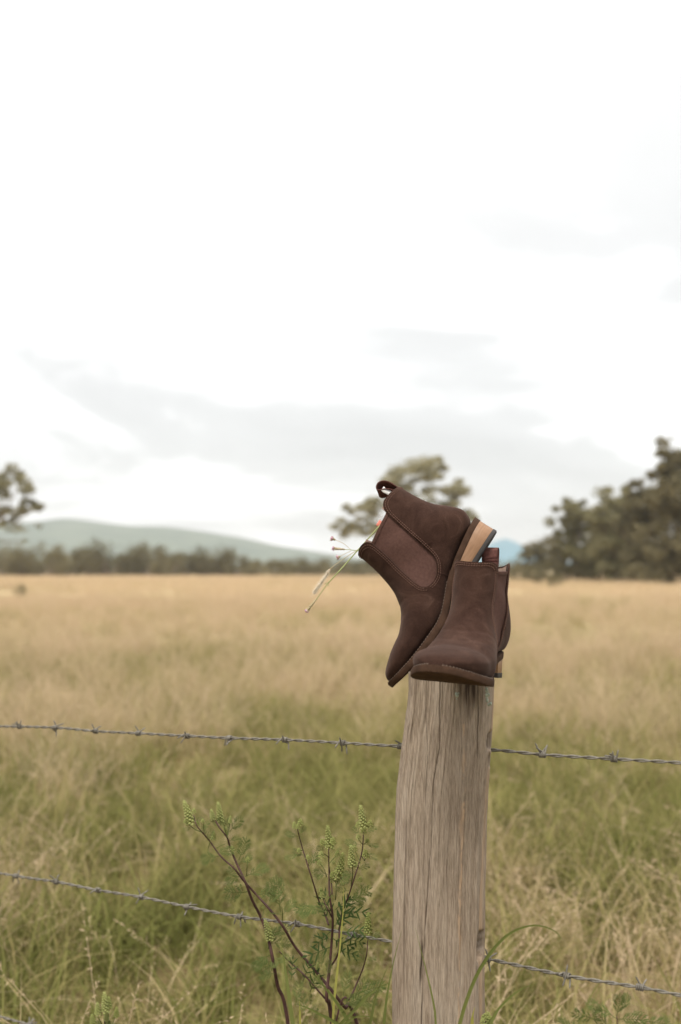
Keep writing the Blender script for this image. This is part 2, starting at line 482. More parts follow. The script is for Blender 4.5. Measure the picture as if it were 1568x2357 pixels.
gum_tree('gum_tree', 'spreading olive gum tree in the field straight behind the boots', 955, 1330, 88,
         [(965, 1095, 62, 34, 0, 1.6), (900, 1110, 36, 28, 1, 0.8), (1045, 1128, 45, 22, -1, 0.9), (1010, 1080, 28, 22, 1, 0.5), (840, 1175, 40, 26, 0, 0.8),
          (805, 1215, 34, 20, 1, 0.6), (930, 1160, 70, 34, 2, 1.3), (870, 1225, 60, 20, 0, 0.9), (1050, 1170, 40, 22, 0, 0.6), (1000, 1200, 60, 40, 0, 1.0), (1075, 1190, 26, 16, 0, 0.35)],
         LEAF_P, 11, per=480, leaf=0.15, trunk_r=0.3)
gum_tree('gum_tree', 'pale gum tree reaching in at the left edge above the hills', -60, 1350, 62,
         [(-20, 1130, 50, 36, 0, 1.1), (45, 1118, 36, 22, 0, 0.7), (60, 1158, 36, 22, 0, 0.65), (85, 1165, 26, 14, 0, 0.4), (0, 1180, 50, 26, 0, 0.9), (20, 1090, 40, 16, 0, 0.5),
          (-110, 1110, 60, 50, 0, 1.1), (50, 1225, 34, 16, 0, 0.12), (-100, 1190, 60, 40, 0, 0.8), (20, 1205, 40, 14, 0, 0.15)],
         LEAF_P, 12, per=280, leaf=0.11, trunk_r=0.24)
R_TREES = [
 ('gum_tree', 'tallest dark gum tree, cut by the right edge of the picture', 1585, 78, [(1560, 1050, 46, 34, 0, 1.3), (1530, 1090, 34, 26, 0, 0.9), (1580, 1110, 60, 46, 0, 1.6), (1540, 1160, 56, 46, 0, 1.5), (1570, 1230, 70, 56, 0, 1.9), (1535, 1285, 56, 40, 0, 1.2), (1640, 1100, 70, 80, 0, 2), (1640, 1220, 70, 80, 0, 2)], LEAF_B, 21, 0.3),
 ('gum_tree', 'brown-olive gum tree just left of the tallest one', 1488, 84, [(1480, 1145, 50, 30, 0, 1.3), (1510, 1200, 44, 40, 0, 1.2), (1460, 1200, 44, 36, 0, 1.1), (1490, 1260, 56, 40, 0, 1.4), (1480, 1310, 46, 24, 0, 0.8)], LEAF_B, 22, 0.25),
 ('gum_tree', 'lighter gum tree with a rounded top in the right grove', 1415, 90, [(1420, 1152, 46, 26, 0, 1.2), (1390, 1190, 48, 32, 0, 1.3), (1440, 1200, 36, 34, 0, 0.9), (1410, 1250, 50, 36, 0, 1.2), (1410, 1295, 44, 26, 0, 0.9)], LEAF_A, 23, 0.22),
 ('gum_tree', 'thin gum tree at the left end of the right grove', 1325, 94, [(1330, 1178, 36, 24, 0, 1.0), (1355, 1205, 40, 26, 0, 1.0), (1312, 1215, 30, 28, 0, 0.8), (1335, 1260, 40, 30, 0, 1.0), (1330, 1295, 40, 22, 0, 0.8)], LEAF_A, 24, 0.2),
 ('scrub_tree', 'low dark scrub tree beside the blue peak', 1232, 112, [(1215, 1270, 28, 18, 0, 0.8), (1255, 1262, 34, 22, 0, 1.0), (1225, 1297, 34, 18, 0, 0.8), (1265, 1295, 30, 20, 0, 0.8)], LEAF_C, 25, 0.16),
 ('scrub_tree', 'dark scrub tree under the thin gum tree', 1300, 106, [(1290, 1255, 26, 20, 0, 0.8), (1310, 1280, 30, 24, 0, 0.9), (1290, 1305, 30, 18, 0, 0.7)], LEAF_C, 26, 0.16),
 ('scrub_tree', 'broad scrub tree under the rounded gum tree', 1375, 100, [(1365, 1275, 36, 24, 0, 1.2), (1400, 1300, 36, 22, 0, 1.1), (1350, 1305, 30, 18, 0, 0.9), (1380, 1230, 34, 30, 0, 1.1)], LEAF_C, 27, 0.16),
 ('scrub_tree', 'scrub tree filling the gap between the two right-hand gum trees', 1455, 97, [(1450, 1235, 36, 34, 0, 1.2), (1440, 1285, 40, 28, 0, 1.2), (1470, 1300, 40, 24, 0, 1.1)], LEAF_B, 28, 0.18),
 ('scrub_tree', 'dense scrub tree at the foot of the tallest gum tree', 1530, 90, [(1520, 1270, 40, 36, 0, 1.3), (1555, 1300, 40, 30, 0, 1.2), (1510, 1315, 36, 20, 0, 0.9)], LEAF_C, 29, 0.18),
]
for nm, lab, px, dist, cl, lm, sd, tr in R_TREES:
    gum_tree(nm, lab, px, 0, dist, cl, lm, sd, per=520, leaf=0.17, trunk_r=tr, group='trees of the right grove')

def shrub_proto(seed, mat, w=1.0, h=1.0):
    rng = np.random.default_rng(seed)
    cl = []
    for _ in range(16):
        a = rng.random() * 6.28; r = rng.random() ** 0.5 * 0.62
        cl.append((np.array([math.cos(a) * r * w, math.sin(a) * r * w, (0.10 + 0.70 * rng.random() * (1 - 0.5 * r)) * h]), np.array([0.26 * w, 0.26 * w, 0.2 * h]) * (0.7 + 0.6 * rng.random()), 1))
    v, f = leaf_cloud(rng, cl, 130, 0.035)
    crown = tri_mesh('crown', v, f, mat)
    parts = []
    for i in range(6):
        c = cl[i][0]
        parts.append(tube(crom([np.array([0.02 * i - 0.05, 0, -0.03]), c * np.array([0.4, 0.4, 0.45]), c], 6), np.linspace(0.03, 0.006, 6), 5))
    tv, tf = join(parts)
    to = mesh_obj('trunk', tv, tf, BARK, link=False)
    return crown, to.data
PROTO = [shrub_proto(40 + i, LEAF_C if i != 3 else LEAF_B) for i in range(5)]
def shrub(name, label, px, dist, wpx, hpx, k, rot, group=None, cat='shrub'):
    e = empty(name, ((px - CX) / F * dist, dist, 0.0))
    s = wpx / F * dist / 0.85; h = hpx / F * dist / 0.92
    for nm, me in (('crown', PROTO[k][0]), ('trunk', PROTO[k][1])):
        o = bpy.data.objects.new(nm, me); COL.objects.link(o); o.parent = e
        o.scale = (s, s, h); o.rotation_euler = (0, 0, rot)
    tag(e, label, cat, group)
    return e
rr = random.Random(4)
TL = [(-90, 78), (-40, 70), (5, 76), (60, 80), (112, 84), (160, 68), (205, 74), (250, 84), (300, 82), (345, 80), (392, 72), (432, 58), (478, 66), (508, 74), (548, 52), (592, 46), (640, 42), (690, 38), (735, 44), (775, 42), (820, 38), (862, 42), (1150, 40), (1185, 44), (1700, 60), (1780, 70)]
TL_LAB = {3: 'dark scrub tree at the far edge of the field, second hump from the left', 7: 'tall dark scrub tree near the middle of the left tree line', 13: 'peaked scrub tree where the left tree line steps down',
          22: 'low scrub tree seen between the boots and the blue peak', 17: 'small scrub tree in the gap of the low right half of the tree line'}
for i, (px, hp) in enumerate(TL):
    dist = 150 + rr.uniform(-6, 14)
    w = hp * rr.uniform(0.7, 1.05)
    shrub('scrub_tree', TL_LAB.get(i, 'dark scrub tree in the blurred row along the far edge of the field'), px, dist, w, hp + 12, i % 5, rr.uniform(0, 6.28), 'scrub trees along the far edge of the field', 'tree')
rr2 = random.Random(9)
for i in range(30):
    px = -120 + i * 34 + rr2.uniform(-8, 8); hp = (52 if px < 460 else 34) * rr2.uniform(0.75, 1.15)
    shrub('scrub_tree', 'low scrub tree half hidden behind the row at the far edge of the field', px, 172 + rr2.uniform(-5, 10), hp * rr2.uniform(1.0, 1.4), hp + 11, (i * 3) % 5, rr2.uniform(0, 6.28), 'low scrub behind the far row', 'tree')
for i in range(13):
    px = 1195 + i * 33 + rr2.uniform(-8, 8)
    shrub('understorey_bush', 'low bush filling in under the trees of the right grove', px, 97 + rr2.uniform(-4, 14), 34 * rr2.uniform(0.8, 1.2), 50 * rr2.uniform(0.75, 1.2), (i * 2) % 5, rr2.uniform(0, 6.28), 'bushes under the right grove', 'bush')
shrub('round_shrub', 'small round dark bush standing out in front of the right grove', 1275, 70, 24, 46, 0, 1.0, cat='bush')
shrub('round_shrub', 'pale low bush left of the small round one', 1238, 76, 20, 44, 3, 2.0, cat='bush')
shrub('field_weed', 'faint brown bush alone in the field at the left', 50, 42, 20, 44, 2, 0.5, cat='bush')

# ------------------------------------------------------------------ fence post
def fence_post():
    TYs = [1553, 1600, 1640, 1690, 1750, 1830, 1900, 2000, 2100, 2200, 2357]
    XL = [945, 944, 940, 931, 925, 915, 911, 908, 906, 905, 905]
    XR = [1144, 1142, 1140.5, 1138, 1133, 1126, 1121, 1117, 1114, 1112, 1111]
    ZF = 1.39; DEEP = 0.17
    pt = lambda px, py: up(px, py, ZF)
    zl = np.array([pt(a, b)[2] for a, b in zip(XL, TYs)]); xl = np.array([pt(a, b)[0] for a, b in zip(XL, TYs)]); xr = np.array([up(a, b, ZF + 0.048)[0] for a, b in zip(XR, TYs)])
    yf = pt(1030, 1900)[1]
    def px_of(z):   # picture row of a height on the front face
        zc = yf * CP + (z - H) * SP
        return CY - F * ((z - H) * CP - yf * SP) / zc
    zs = np.concatenate([np.linspace(-0.25, 0.66, 24), np.arange(0.668, 1.21, 0.0021)])
    zt = 1.2035
    zs = zs[zs < zt - 0.001]; zs = np.append(zs, zt)
    def XLf(z): return np.interp(z, zl[::-1], xl[::-1])
    def XRf(z): return np.interp(z, zl[::-1], xr[::-1])
    # outline (a across 0..1, b deep 0..1), dense on the faces one sees
    A, B = [], []
    def seg(p, q, n, end=False):
        for t in np.linspace(0, 1, n, endpoint=end): A.append(p[0] + (q[0] - p[0]) * t); B.append(p[1] + (q[1] - p[1]) * t)
    seg((0.17, 1.0), (0.075, 0.55), 16); seg((0.075, 0.55), (0.0, 0.09), 26); seg((0.0, 0.09), (0.035, 0.015), 8)
    seg((0.035, 0.015), (0.45, -0.02), 84); seg((0.45, -0.02), (0.86, 0.005), 84); seg((0.86, 0.005), (0.90, 0.03), 10)
    seg((0.90, 0.03), (0.99, 0.26), 44); seg((0.99, 0.26), (1.0, 0.36), 12); seg((1.0, 0.36), (0.99, 1.0), 24); seg((0.99, 1.0), (0.17, 1.0), 20)
    A, B = np.array(A), np.array(B); nc = len(A)
    cum = np.concatenate([[0], np.cumsum(np.hypot(np.diff(A) * 0.125, np.diff(B) * DEEP))])
    na = np.roll(B, -1) - np.roll(B, 1); nb = -(np.roll(A, -1) - np.roll(A, 1)); na = na * DEEP; nb = nb * 0.125
    nl = np.hypot(na, nb); na, nb = na / nl, nb / nl
    if na[20] > 0: na, nb = -na, -nb      # outwards
    Zg, Cg = np.meshgrid(zs, cum, indexing='ij')
    PY = px_of(Zg)
    d = 0.0016 * noise2(Cg * 160 + 0.6 * noise2(Cg * 40, Zg * 6), Zg * 5) * 2 + 0.0010 * noise2(Cg * 520, Zg * 14) * 2 + 0.003 * noise2(Cg * 30, Zg * 2.5) * 2
    d += 0.0005 * noise2(Cg * 900, Zg * 30)
    Xw = XLf(Zg) + A[None] * (XRf(Zg) - XLf(Zg)); Yw = yf + B[None] * DEEP + 0 * Zg
    zc = Yw * CP + (Zg - H) * SP; PX = CX + F * Xw / zc
    front = (B[None] < 0.12) & (A[None] < 0.93)
    stain_shade = np.zeros_like(Zg); chip = np.zeros_like(Zg)
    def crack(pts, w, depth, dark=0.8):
        nonlocal d, stain_shade
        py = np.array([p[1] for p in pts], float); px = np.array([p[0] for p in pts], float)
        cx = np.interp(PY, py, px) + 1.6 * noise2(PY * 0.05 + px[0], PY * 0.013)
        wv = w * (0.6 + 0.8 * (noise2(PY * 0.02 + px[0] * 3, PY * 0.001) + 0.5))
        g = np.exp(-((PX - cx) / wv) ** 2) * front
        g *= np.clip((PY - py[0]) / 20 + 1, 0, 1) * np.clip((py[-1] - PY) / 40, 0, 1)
        d = d - depth * g; stain_shade = np.maximum(stain_shade, dark * g)  # shallow groove; the crack's shade is painted into the colour
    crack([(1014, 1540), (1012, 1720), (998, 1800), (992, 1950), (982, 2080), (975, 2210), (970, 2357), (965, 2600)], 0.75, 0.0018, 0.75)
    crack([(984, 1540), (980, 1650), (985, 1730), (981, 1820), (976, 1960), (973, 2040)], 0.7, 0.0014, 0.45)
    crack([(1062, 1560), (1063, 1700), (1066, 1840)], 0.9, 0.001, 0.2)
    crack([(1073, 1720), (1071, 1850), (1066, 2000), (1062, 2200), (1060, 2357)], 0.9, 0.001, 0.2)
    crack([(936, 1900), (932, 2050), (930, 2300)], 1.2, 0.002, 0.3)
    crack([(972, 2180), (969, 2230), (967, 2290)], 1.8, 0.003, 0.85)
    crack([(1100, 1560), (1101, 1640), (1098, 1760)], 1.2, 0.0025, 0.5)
    # dark rain stain below the cut top and bare tan chips
    st = np.exp(-((PX - 1077) / 9) ** 2) * np.clip((1665 - PY) / 75, 0, 1) + 0.9 * np.exp(-((PX - 1091) / 5) ** 2) * np.clip((1640 - PY) / 55, 0, 1) + 0.6 * np.exp(-((PX - 1060) / 4) ** 2) * np.clip((1630 - PY) / 60, 0, 1)
    st = st * (0.95 + 1.1 * noise2(PX * 0.35, PY * 0.02)) * front
    stain_shade = np.clip(np.maximum(stain_shade, st * 1.1), 0, 0.95)
    chp = np.exp(-((PX - np.interp(PY, [1560, 1800, 2000, 2357], [1068, 1068, 1062, 1057]) - 5 * noise2(PY * 0.03, PY * 0.011)) / (2.2 + 5.5 * np.clip(noise2(PY * 0.021 + 8, PY * 0.004) + 0.3, 0, 1))) ** 2) * np.clip(3.0 * noise2(PY * 0.018 + 4.4, PX * 0.03) + 0.9 + 2.2 * noise2(PY * 0.12, PX * 0.25), 0, 1)
    chip = (PY > 1665) * np.clip(chp * 0.6 * np.clip(noise2(PX * 0.3, PY * 0.05) + 0.7, 0, 1), 0, 1) * front
    edge = np.exp(-((A[None] - 0.955) / 0.022) ** 2) * (B[None] < 0.4) * np.clip(noise2(Cg * 200, Zg * 8) + 0.65, 0, 1)
    chip = np.maximum(chip, 0.55 * edge)
    # gouges where the wires leave the post, on the right arris
    for (gx, gy, rx, ry, dep) in ((1129, 1713, 7.5, 25, 0.013), (1127, 1757, 3.5, 22, 0.006), (1107, 2192, 7.5, 34, 0.014)):
        g = ((PX - gx) / rx) ** 2 + ((PY - gy) / ry) ** 2
        g = np.clip(1.25 - g + 0.5 * noise2(PX * 0.4, PY * 0.15), 0, 1) * (B[None] < 0.27) * (A[None] > 0.8)
        d -= dep * g; stain_shade = np.maximum(stain_shade, 0.80 * g * (0.8 + 0.5 * noise2(PX * 0.7, PY * 0.2))); chip *= (1 - g)
    # splintered notch on the left edge
    g = np.clip(1.1 - ((PY - 1690) / 34) ** 2, 0, 1) * np.clip((0.16 - A[None]) / 0.12, 0, 1) * (B[None] < 0.7)
    d += g * (0.006 * noise2(Cg * 420, Zg * 14) - 0.001)
    d = np.clip(d, -0.02, 0.01)
    Xw = Xw + d * na[None]; Yw = Yw + d * nb[None]
    # sawn top: lower to the right and back, rough
    ztop = 1.2030 - 0.0100 * (lambda q: q * q * (3 - 2 * q))(np.clip((A[None] - 0.06) / 0.22, 0, 1)) - 0.003 * A[None] - 0.002 * B[None]
    Zw = np.where(Zg > ztop, ztop + 0.0012 * noise2(Cg * 300, Zg * 0), Zg)
    v = np.stack([Xw, Yw, Zw], -1).reshape(-1, 3)
    nr = len(zs)
    f = [(i * nc + j, i * nc + (j + 1) % nc, (i + 1) * nc + (j + 1) % nc, (i + 1) * nc + j) for i in range(nr - 1) for j in range(nc)]
    base = np.array([0.16, yf + DEEP / 2, 0.0])
    top0 = (nr - 1) * nc
    cen = v[top0:top0 + nc].mean(0); v = np.vstack([v, cen]); ci = len(v) - 1
    f += [(top0 + j, top0 + (j + 1) % nc, ci) for j in range(nc)]
    o = mesh_obj('fence_post', v - base, f, POSTWOOD)
    o.location = base
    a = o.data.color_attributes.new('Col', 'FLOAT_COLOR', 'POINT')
    cc = np.zeros((len(v), 4), np.float32); cc[:-1, 0] = stain_shade.ravel(); cc[:-1, 1] = chip.ravel(); cc[:, 3] = 1
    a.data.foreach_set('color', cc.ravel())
    tag(o, 'weathered grey hardwood fence post carrying the pair of boots', 'fence post')
    # lichen
    rng = np.random.default_rng(3)
    for (px, py, w, h) in ((1123, 1597, 6.5, 17), (1052, 1601, 4.0, 7)):
        c = up(px, py, ZF - 0.002)
        vs_, fs_ = [], []
        for k in range(16):
            q = c + np.array([rng.normal() * w * 0.5, 0, rng.normal() * h * 0.5]) * 0.62e-3
            n = 7; r = (0.7 + rng.random()) * 0.0013; i0 = len(vs_)
            dd = 0.0008 + 0.0022 * rng.random()
            vs_.append(q + np.array([0, -dd, 0]))
            for j in range(n):
                an = j * 6.283 / n; s = r * (0.7 + 0.7 * rng.random())
                vs_.append(q + np.array([math.cos(an) * s, -dd * rng.random(), math.sin(an) * s * 1.3]))
            for j in range(n):
                vs_.append(q + np.array([math.cos(j * 6.283 / n) * r * 0.7, 0.006, math.sin(j * 6.283 / n) * r * 0.8]))
            fs_ += [(i0, i0 + 1 + j, i0 + 1 + (j + 1) % n) for j in range(n)]
            fs_ += [(i0 + 1 + j, i0 + 1 + n + j, i0 + 1 + n + (j + 1) % n, i0 + 1 + (j + 1) % n) for j in range(n)]
        mesh_obj('lichen_patch', np.array(vs_) - base, fs_, LICHEN, o)
    return o
POST = fence_post()

# ------------------------------------------------------------------ barbed wire
def ZW(px): return 1.49 * 456.0 / (338 + 0.116 * px)
def barb_mesh(seed):
    rng = np.random.default_rng(seed)
    parts = []
    for w in range(2):
        x0 = (-0.0022, 0.0026)[w]; ph = rng.random() * 6.28
        turns = 1.6 + 0.25 * rng.random()
        th = np.linspace(0, turns * 2 * math.pi, 26) + ph
        R = 0.0036
        P = np.stack([x0 + np.linspace(-0.0022, 0.0022, 26), R * np.cos(th), R * np.sin(th)], 1)
        ln = 0.0125 + 0.0045 * rng.random(2)
        tg0 = P[0] - P[1]; tg0 /= np.linalg.norm(tg0); tg1 = P[-1] - P[-2]; tg1 /= np.linalg.norm(tg1)
        tg0 = tg0 + np.array([-0.25 * rng.random(), 0, 0]); tg1 = tg1 + np.array([0.25 * rng.random(), 0, 0])
        s = np.array([P[0] + tg0 * ln[0] * k for k in (1.0, 0.8, 0.4)]); e = np.array([P[-1] + tg1 * ln[1] * k for k in (0.4, 0.8, 1.0)])
        Q = np.vstack([s, P, e]); r = np.full(len(Q), 0.0012); r[0] = r[-1] = 0.0002
        parts.append(tube(Q, r, 6))
    v, f = join(parts)
    return mesh_obj('barb', v, f, WIRE, link=False).data
BARBS = [barb_mesh(60 + i) for i in range(5)]

def barbed_wire(label, pts, barbs, seed):
    rng = np.random.default_rng(seed)
    P = np.array([up(x, y, ZW(x)) for x, y in pts])
    C = crom(P, 1600)
    s = np.concatenate([[0], np.cumsum(np.linalg.norm(np.diff(C, axis=0), axis=1))])
    n = int(s[-1] / 0.0035)
    ss = np.linspace(0, s[-1], n); C = np.stack([np.interp(ss, s, C[:, i]) for i in range(3)], 1)
    T = np.gradient(C, axis=0); T /= np.linalg.norm(T, axis=1)[:, None]
    U = np.cross(T, [0, 0, 1.0]); U /= np.linalg.norm(U, axis=1)[:, None]; W = np.cross(U, T)
    base = C[n // 2]
    e = empty('barbed_wire', base)
    ph = ss / 0.046 * 2 * math.pi + 0.7 * np.sin(ss * 9 + seed)
    for k in (0, math.pi):
        hel = C + 0.0014 * (np.cos(ph + k)[:, None] * U + np.sin(ph + k)[:, None] * W)
        v, f = tube(hel, 0.00135, 6)
        mesh_obj('strand', np.array(v) - base, f, WIRE, e)
    PXc = []
    q = C[:, 1] * CP + (C[:, 2] - H) * SP
    PXc = CX + F * C[:, 0] / q
    for i, bx in enumerate(barbs):
        j = int(np.argmin(np.abs(PXc - bx)))
        o = bpy.data.objects.new('barb', BARBS[(i * 2 + seed) % 5]); COL.objects.link(o); o.parent = e
        M = Matrix([list(T[j]), list(U[j]), list(W[j])]).transposed().to_4x4()
        M.translation = Vector(C[j] - base)
        o.matrix_basis = M @ Matrix.Rotation(rng.random() * 6.28, 4, 'X')
    tag(e, label, 'barbed wire', 'strands of the barbed wire fence')
    return e
TOP = [(-700, 1668), (-350, 1668), (0, 1672), (127, 1675), (220, 1683), (320, 1688), (430, 1694), (530, 1699), (655, 1703), (787, 1710), (925, 1718), (1130, 1726), (1250, 1737), (1413, 1747), (1568, 1756), (1900, 1780), (2300, 1812)]
barbed_wire('top strand of barbed wire, just below the boots', TOP,
            [-290, -215, -130, -45, 45, 127, 220, 320, 430, 530, 655, 787, 924, 1250, 1413, 1592, 1790, 2000], 1)
MID = [(-700, 1890), (-350, 1945), (0, 2010), (130, 2030), (225, 2049), (325, 2065), (430, 2087), (550, 2110), (685, 2127), (815, 2152), (905, 2168), (1115, 2206), (1305, 2246), (1475, 2273), (1568, 2291), (1900, 2352), (2300, 2430)]
barbed_wire('middle strand of barbed wire, crossing behind the weed stems', MID,
            [-300, -220, -135, -48, 37, 130, 225, 325, 430, 550, 685, 815, 1122, 1305, 1475, 1660, 1860], 2)
BOT = [(x, np.interp(x, [p[0] for p in MID], [p[1] for p in MID]) + 0.976 * (338 + 0.116 * x)) for x, _ in MID[:-1]]
barbed_wire('lowest strand of barbed wire, in the bottom left corner', BOT, [-260, -170, -80, 68, 160, 260, 370, 480, 600, 730, 860, 1160, 1330, 1500], 3)

# ------------------------------------------------------------------ boots
HWX = np.array([-3, 0, 4, 10, 20, 35, 55, 80, 110, 140, 165, 190, 205, 220, 235, 248, 258, 266, 272, 275.5, 276.7])
HWY = np.array([3, 12, 18.5, 23.5, 27.2, 29.6, 30.2, 30.6, 33.2, 38.5, 43.5, 47, 47.5, 46.5, 43, 37.5, 31, 23.5, 15, 8, 3.0])
FEX = np.array([-3, 2, 18, 43, 70, 91, 107, 131, 144, 161, 181, 201, 226, 256, 277])
FEZ = np.array([39.5, 39, 38, 34.5, 30, 24, 18, 7.5, 2.5, -0.5, 0, 1, 3.4, 9, 14.5])
HWY = HWY * (1 + 0.06 * np.clip((HWX - 110) / 60, 0, 1))
def sm_interp(x, X, Y, w=5.0):
    x = np.asarray(x, float)
    return sum(np.interp(x + o, X, Y) for o in (-w, -w / 2, 0, w / 2, w)) / 5
def feath(x): return sm_interp(x, FEX, FEZ, 6)
def hw(x): return np.interp(x, HWX, HWY)
def yc(x, sg): return sg * 7.0 * (np.clip((np.asarray(x, float) - 140) / 135, 0, 1.1)) ** 2
RING = [ # A x,z   B x,z   W  nlow nup wl
 (271.0, 14.0, 271.0, 13.8, 0.3, 2.5, 2.2, 1.0), (270.3, 17.0, 269.5, 13.0, 9, 2.6, 2.2, 1.0), (268.5, 21.0, 266.5, 11.6, 16, 3, 2.1, 1.0), (263, 26, 259, 9.4, 25.5, 3.6, 2.1, 1.0), (251, 30.5, 245, 6.2, 34.5, 4, 2.1, 1.0),
 (237, 34.5, 227, 3.3, 40.8, 4, 2.1, 1.0), (221, 37.5, 206, 1, 43.8, 4, 2.1, 1.0), (206, 40, 186, 0, 43.6, 4, 2.05, 1.0), (191, 46.5, 164, -1, 44.2, 4, 2.15, 1.0),
 (177, 55, 140, 3, 42.6, 3.8, 2.15, 0.93), (166, 66, 115, 13.5, 39.5, 3.6, 2.15, 0.86), (158, 79, 90, 24, 37.0, 3.4, 2.15, 0.86), (152, 93, 62, 31.5, 35.6, 3.4, 2.0, 0.95), (148, 107, 35, 36, 35.0, 3.8, 2.05, 0.98),
 (145, 119, 11, 38.7, 36.8, 4.2, 2.1, 0.94), (143, 130, -1, 57, 38.0, 3.3, 2.15, 1.0), (141.5, 140, 4, 79, 37.0, 2.7, 2.2, 1.0), (140.5, 149, 14, 101, 35, 2.4, 2.25, 1.0), (140, 156, 18.5, 125, 35.5, 2.25, 2.3, 1.0),
 (139.5, 163, 19, 150, 36, 2.3, 2.3, 1.0), (139, 172, 19, 173, 36, 2.3, 2.3, 1.0)]
GORE = np.array([(62, 215), (65, 151), (72, 113), (77, 81), (82, 58), (90, 47), (102, 40), (114, 38.5), (124, 41.5), (129, 49), (128.5, 63), (124, 90), (118, 117), (114, 145), (111, 215)], float)
GORE = np.vstack([GORE[:1], crom(GORE[1:-1], 70), GORE[-1:]])
def sd_poly(x, z, poly):
    q = np.stack([x.ravel(), z.ravel()], 1); best = np.full(len(q), 1e9); inside = np.zeros(len(q), bool)
    for a, b in zip(poly, np.roll(poly, -1, 0)):
        ab = b - a; t = np.clip(((q - a) @ ab) / (ab @ ab), 0, 1)
        best = np.minimum(best, np.linalg.norm(q - a - t[:, None] * ab, axis=1))
        c = ((a[1] > q[:, 1]) != (b[1] > q[:, 1])) & (q[:, 0] < (b[0] - a[0]) * (q[:, 1] - a[1]) / (b[1] - a[1] + 1e-12) + a[0])
        inside ^= c
    return np.where(inside, -best, best).reshape(x.shape)
def ztop(x): return np.interp(x, [0, 19, 35, 52, 100, 118, 130, 141], [160, 160, 163.5, 165, 162, 159, 158, 155.5])
def smin(a, b, k):
    h = np.clip(0.5 + 0.5 * (b - a) / k, 0, 1)
    return b * (1 - h) + a * h - k * h * (1 - h)

def clip_grid(P, g, wrapj=True):
    """keep the part of the grid where g > 0, cut cleanly"""
    K, J = g.shape; V, Fc, idx, cut = [], [], {}, {}
    def vid(i, j):
        if (i, j) not in idx: idx[(i, j)] = len(V); V.append(P[i, j])
        return idx[(i, j)]
    def cid(p, q):
        key = (p, q) if p < q else (q, p)
        if key not in cut:
            a, b = key; ga, gb = g[a], g[b]; t = ga / (ga - gb); cut[key] = len(V); V.append(P[a] + (P[b] - P[a]) * t)
        return cut[key]
    for i in range(K - 1):
        for j in range(J):
            c = [(i, j), (i, (j + 1) % J), (i + 1, (j + 1) % J), (i + 1, j)]
            s = [g[q] > 0 for q in c]
            if not any(s): continue
            if all(s): Fc.append(tuple(vid(*q) for q in c)); continue
            poly = []
            for a in range(4):
                p, q = c[a], c[(a + 1) % 4]
                if s[a]: poly.append(vid(*p))
                if s[a] != s[(a + 1) % 4]: poly.append(cid(p, q))
            if len(poly) > 2: Fc.append(tuple(poly))
    return np.array(V), Fc

def outward(v, f, ax=None):
    """faces turned away from the boot's inside"""
    t = 0.0
    for q in f[::7]:
        a, b, c = v[q[0]], v[q[1]], v[q[2]]; n = np.cross(b - a, c - a); m = (a + b + c) / 3
        o = np.array([0, m[1], 0.0]); t += float(n @ o)
    return f if t > 0 else [tuple(reversed(q)) for q in f]

def contour(P, g, level):
    """polylines of g = level on the grid, with surface points"""
    K, J = g.shape; gg = g - level; ptsd, adj = {}, {}
    def ed(p, q):
        key = (p, q) if p < q else (q, p)
        if key not in ptsd:
            a, b = key; t = gg[a] / (gg[a] - gg[b]); ptsd[key] = P[a] + (P[b] - P[a]) * t
        return key
    for i in range(K - 1):
        for j in range(J):
            c = [(i, j), (i, (j + 1) % J), (i + 1, (j + 1) % J), (i + 1, j)]
            e = [ed(c[a], c[(a + 1) % 4]) for a in range(4) if (gg[c[a]] > 0) != (gg[c[(a + 1) % 4]] > 0)]
            if len(e) == 2: adj.setdefault(e[0], []).append(e[1]); adj.setdefault(e[1], []).append(e[0])
    lines = []; seen = set()
    for start in sorted(adj, key=lambda k: len(adj[k])):
        if start in seen: continue
        line = [start]; seen.add(start); cur = start
        while True:
            nx = [k for k in adj[cur] if k not in seen]
            if not nx: break
            cur = nx[0]; seen.add(cur); line.append(cur)
        lines.append(np.array([ptsd[k] for k in line]))
    return lines

def stitches(lines, cen, step, length, r, lift, skip=None):
    parts = []
    for ln in lines:
        if len(ln) < 4: continue
        s = np.concatenate([[0], np.cumsum(np.linalg.norm(np.diff(ln, axis=0), axis=1))])
        for a in np.arange(step, s[-1] - step, step):
            f = lambda q: np.array([np.interp(q, s, ln[:, i]) for i in range(3)])
            p, q, m = f(a - length / 2), f(a + length / 2), f(a)
            if skip is not None and skip(m): continue
            o = np.array([0.0, math.copysign(1, m[1] - cen(m)[1]), 0.0])
            if abs(m[1]) < 16: o = m - cen(m); o[2] = 0; o = o / (np.linalg.norm(o) + 1e-9)
            parts.append(tube([p + o * (lift - r * 0.9), m + o * lift * 1.15, q + o * (lift - r * 0.9)], [r * 0.7, r, r * 0.7], 5))
    return join(parts) if parts else None

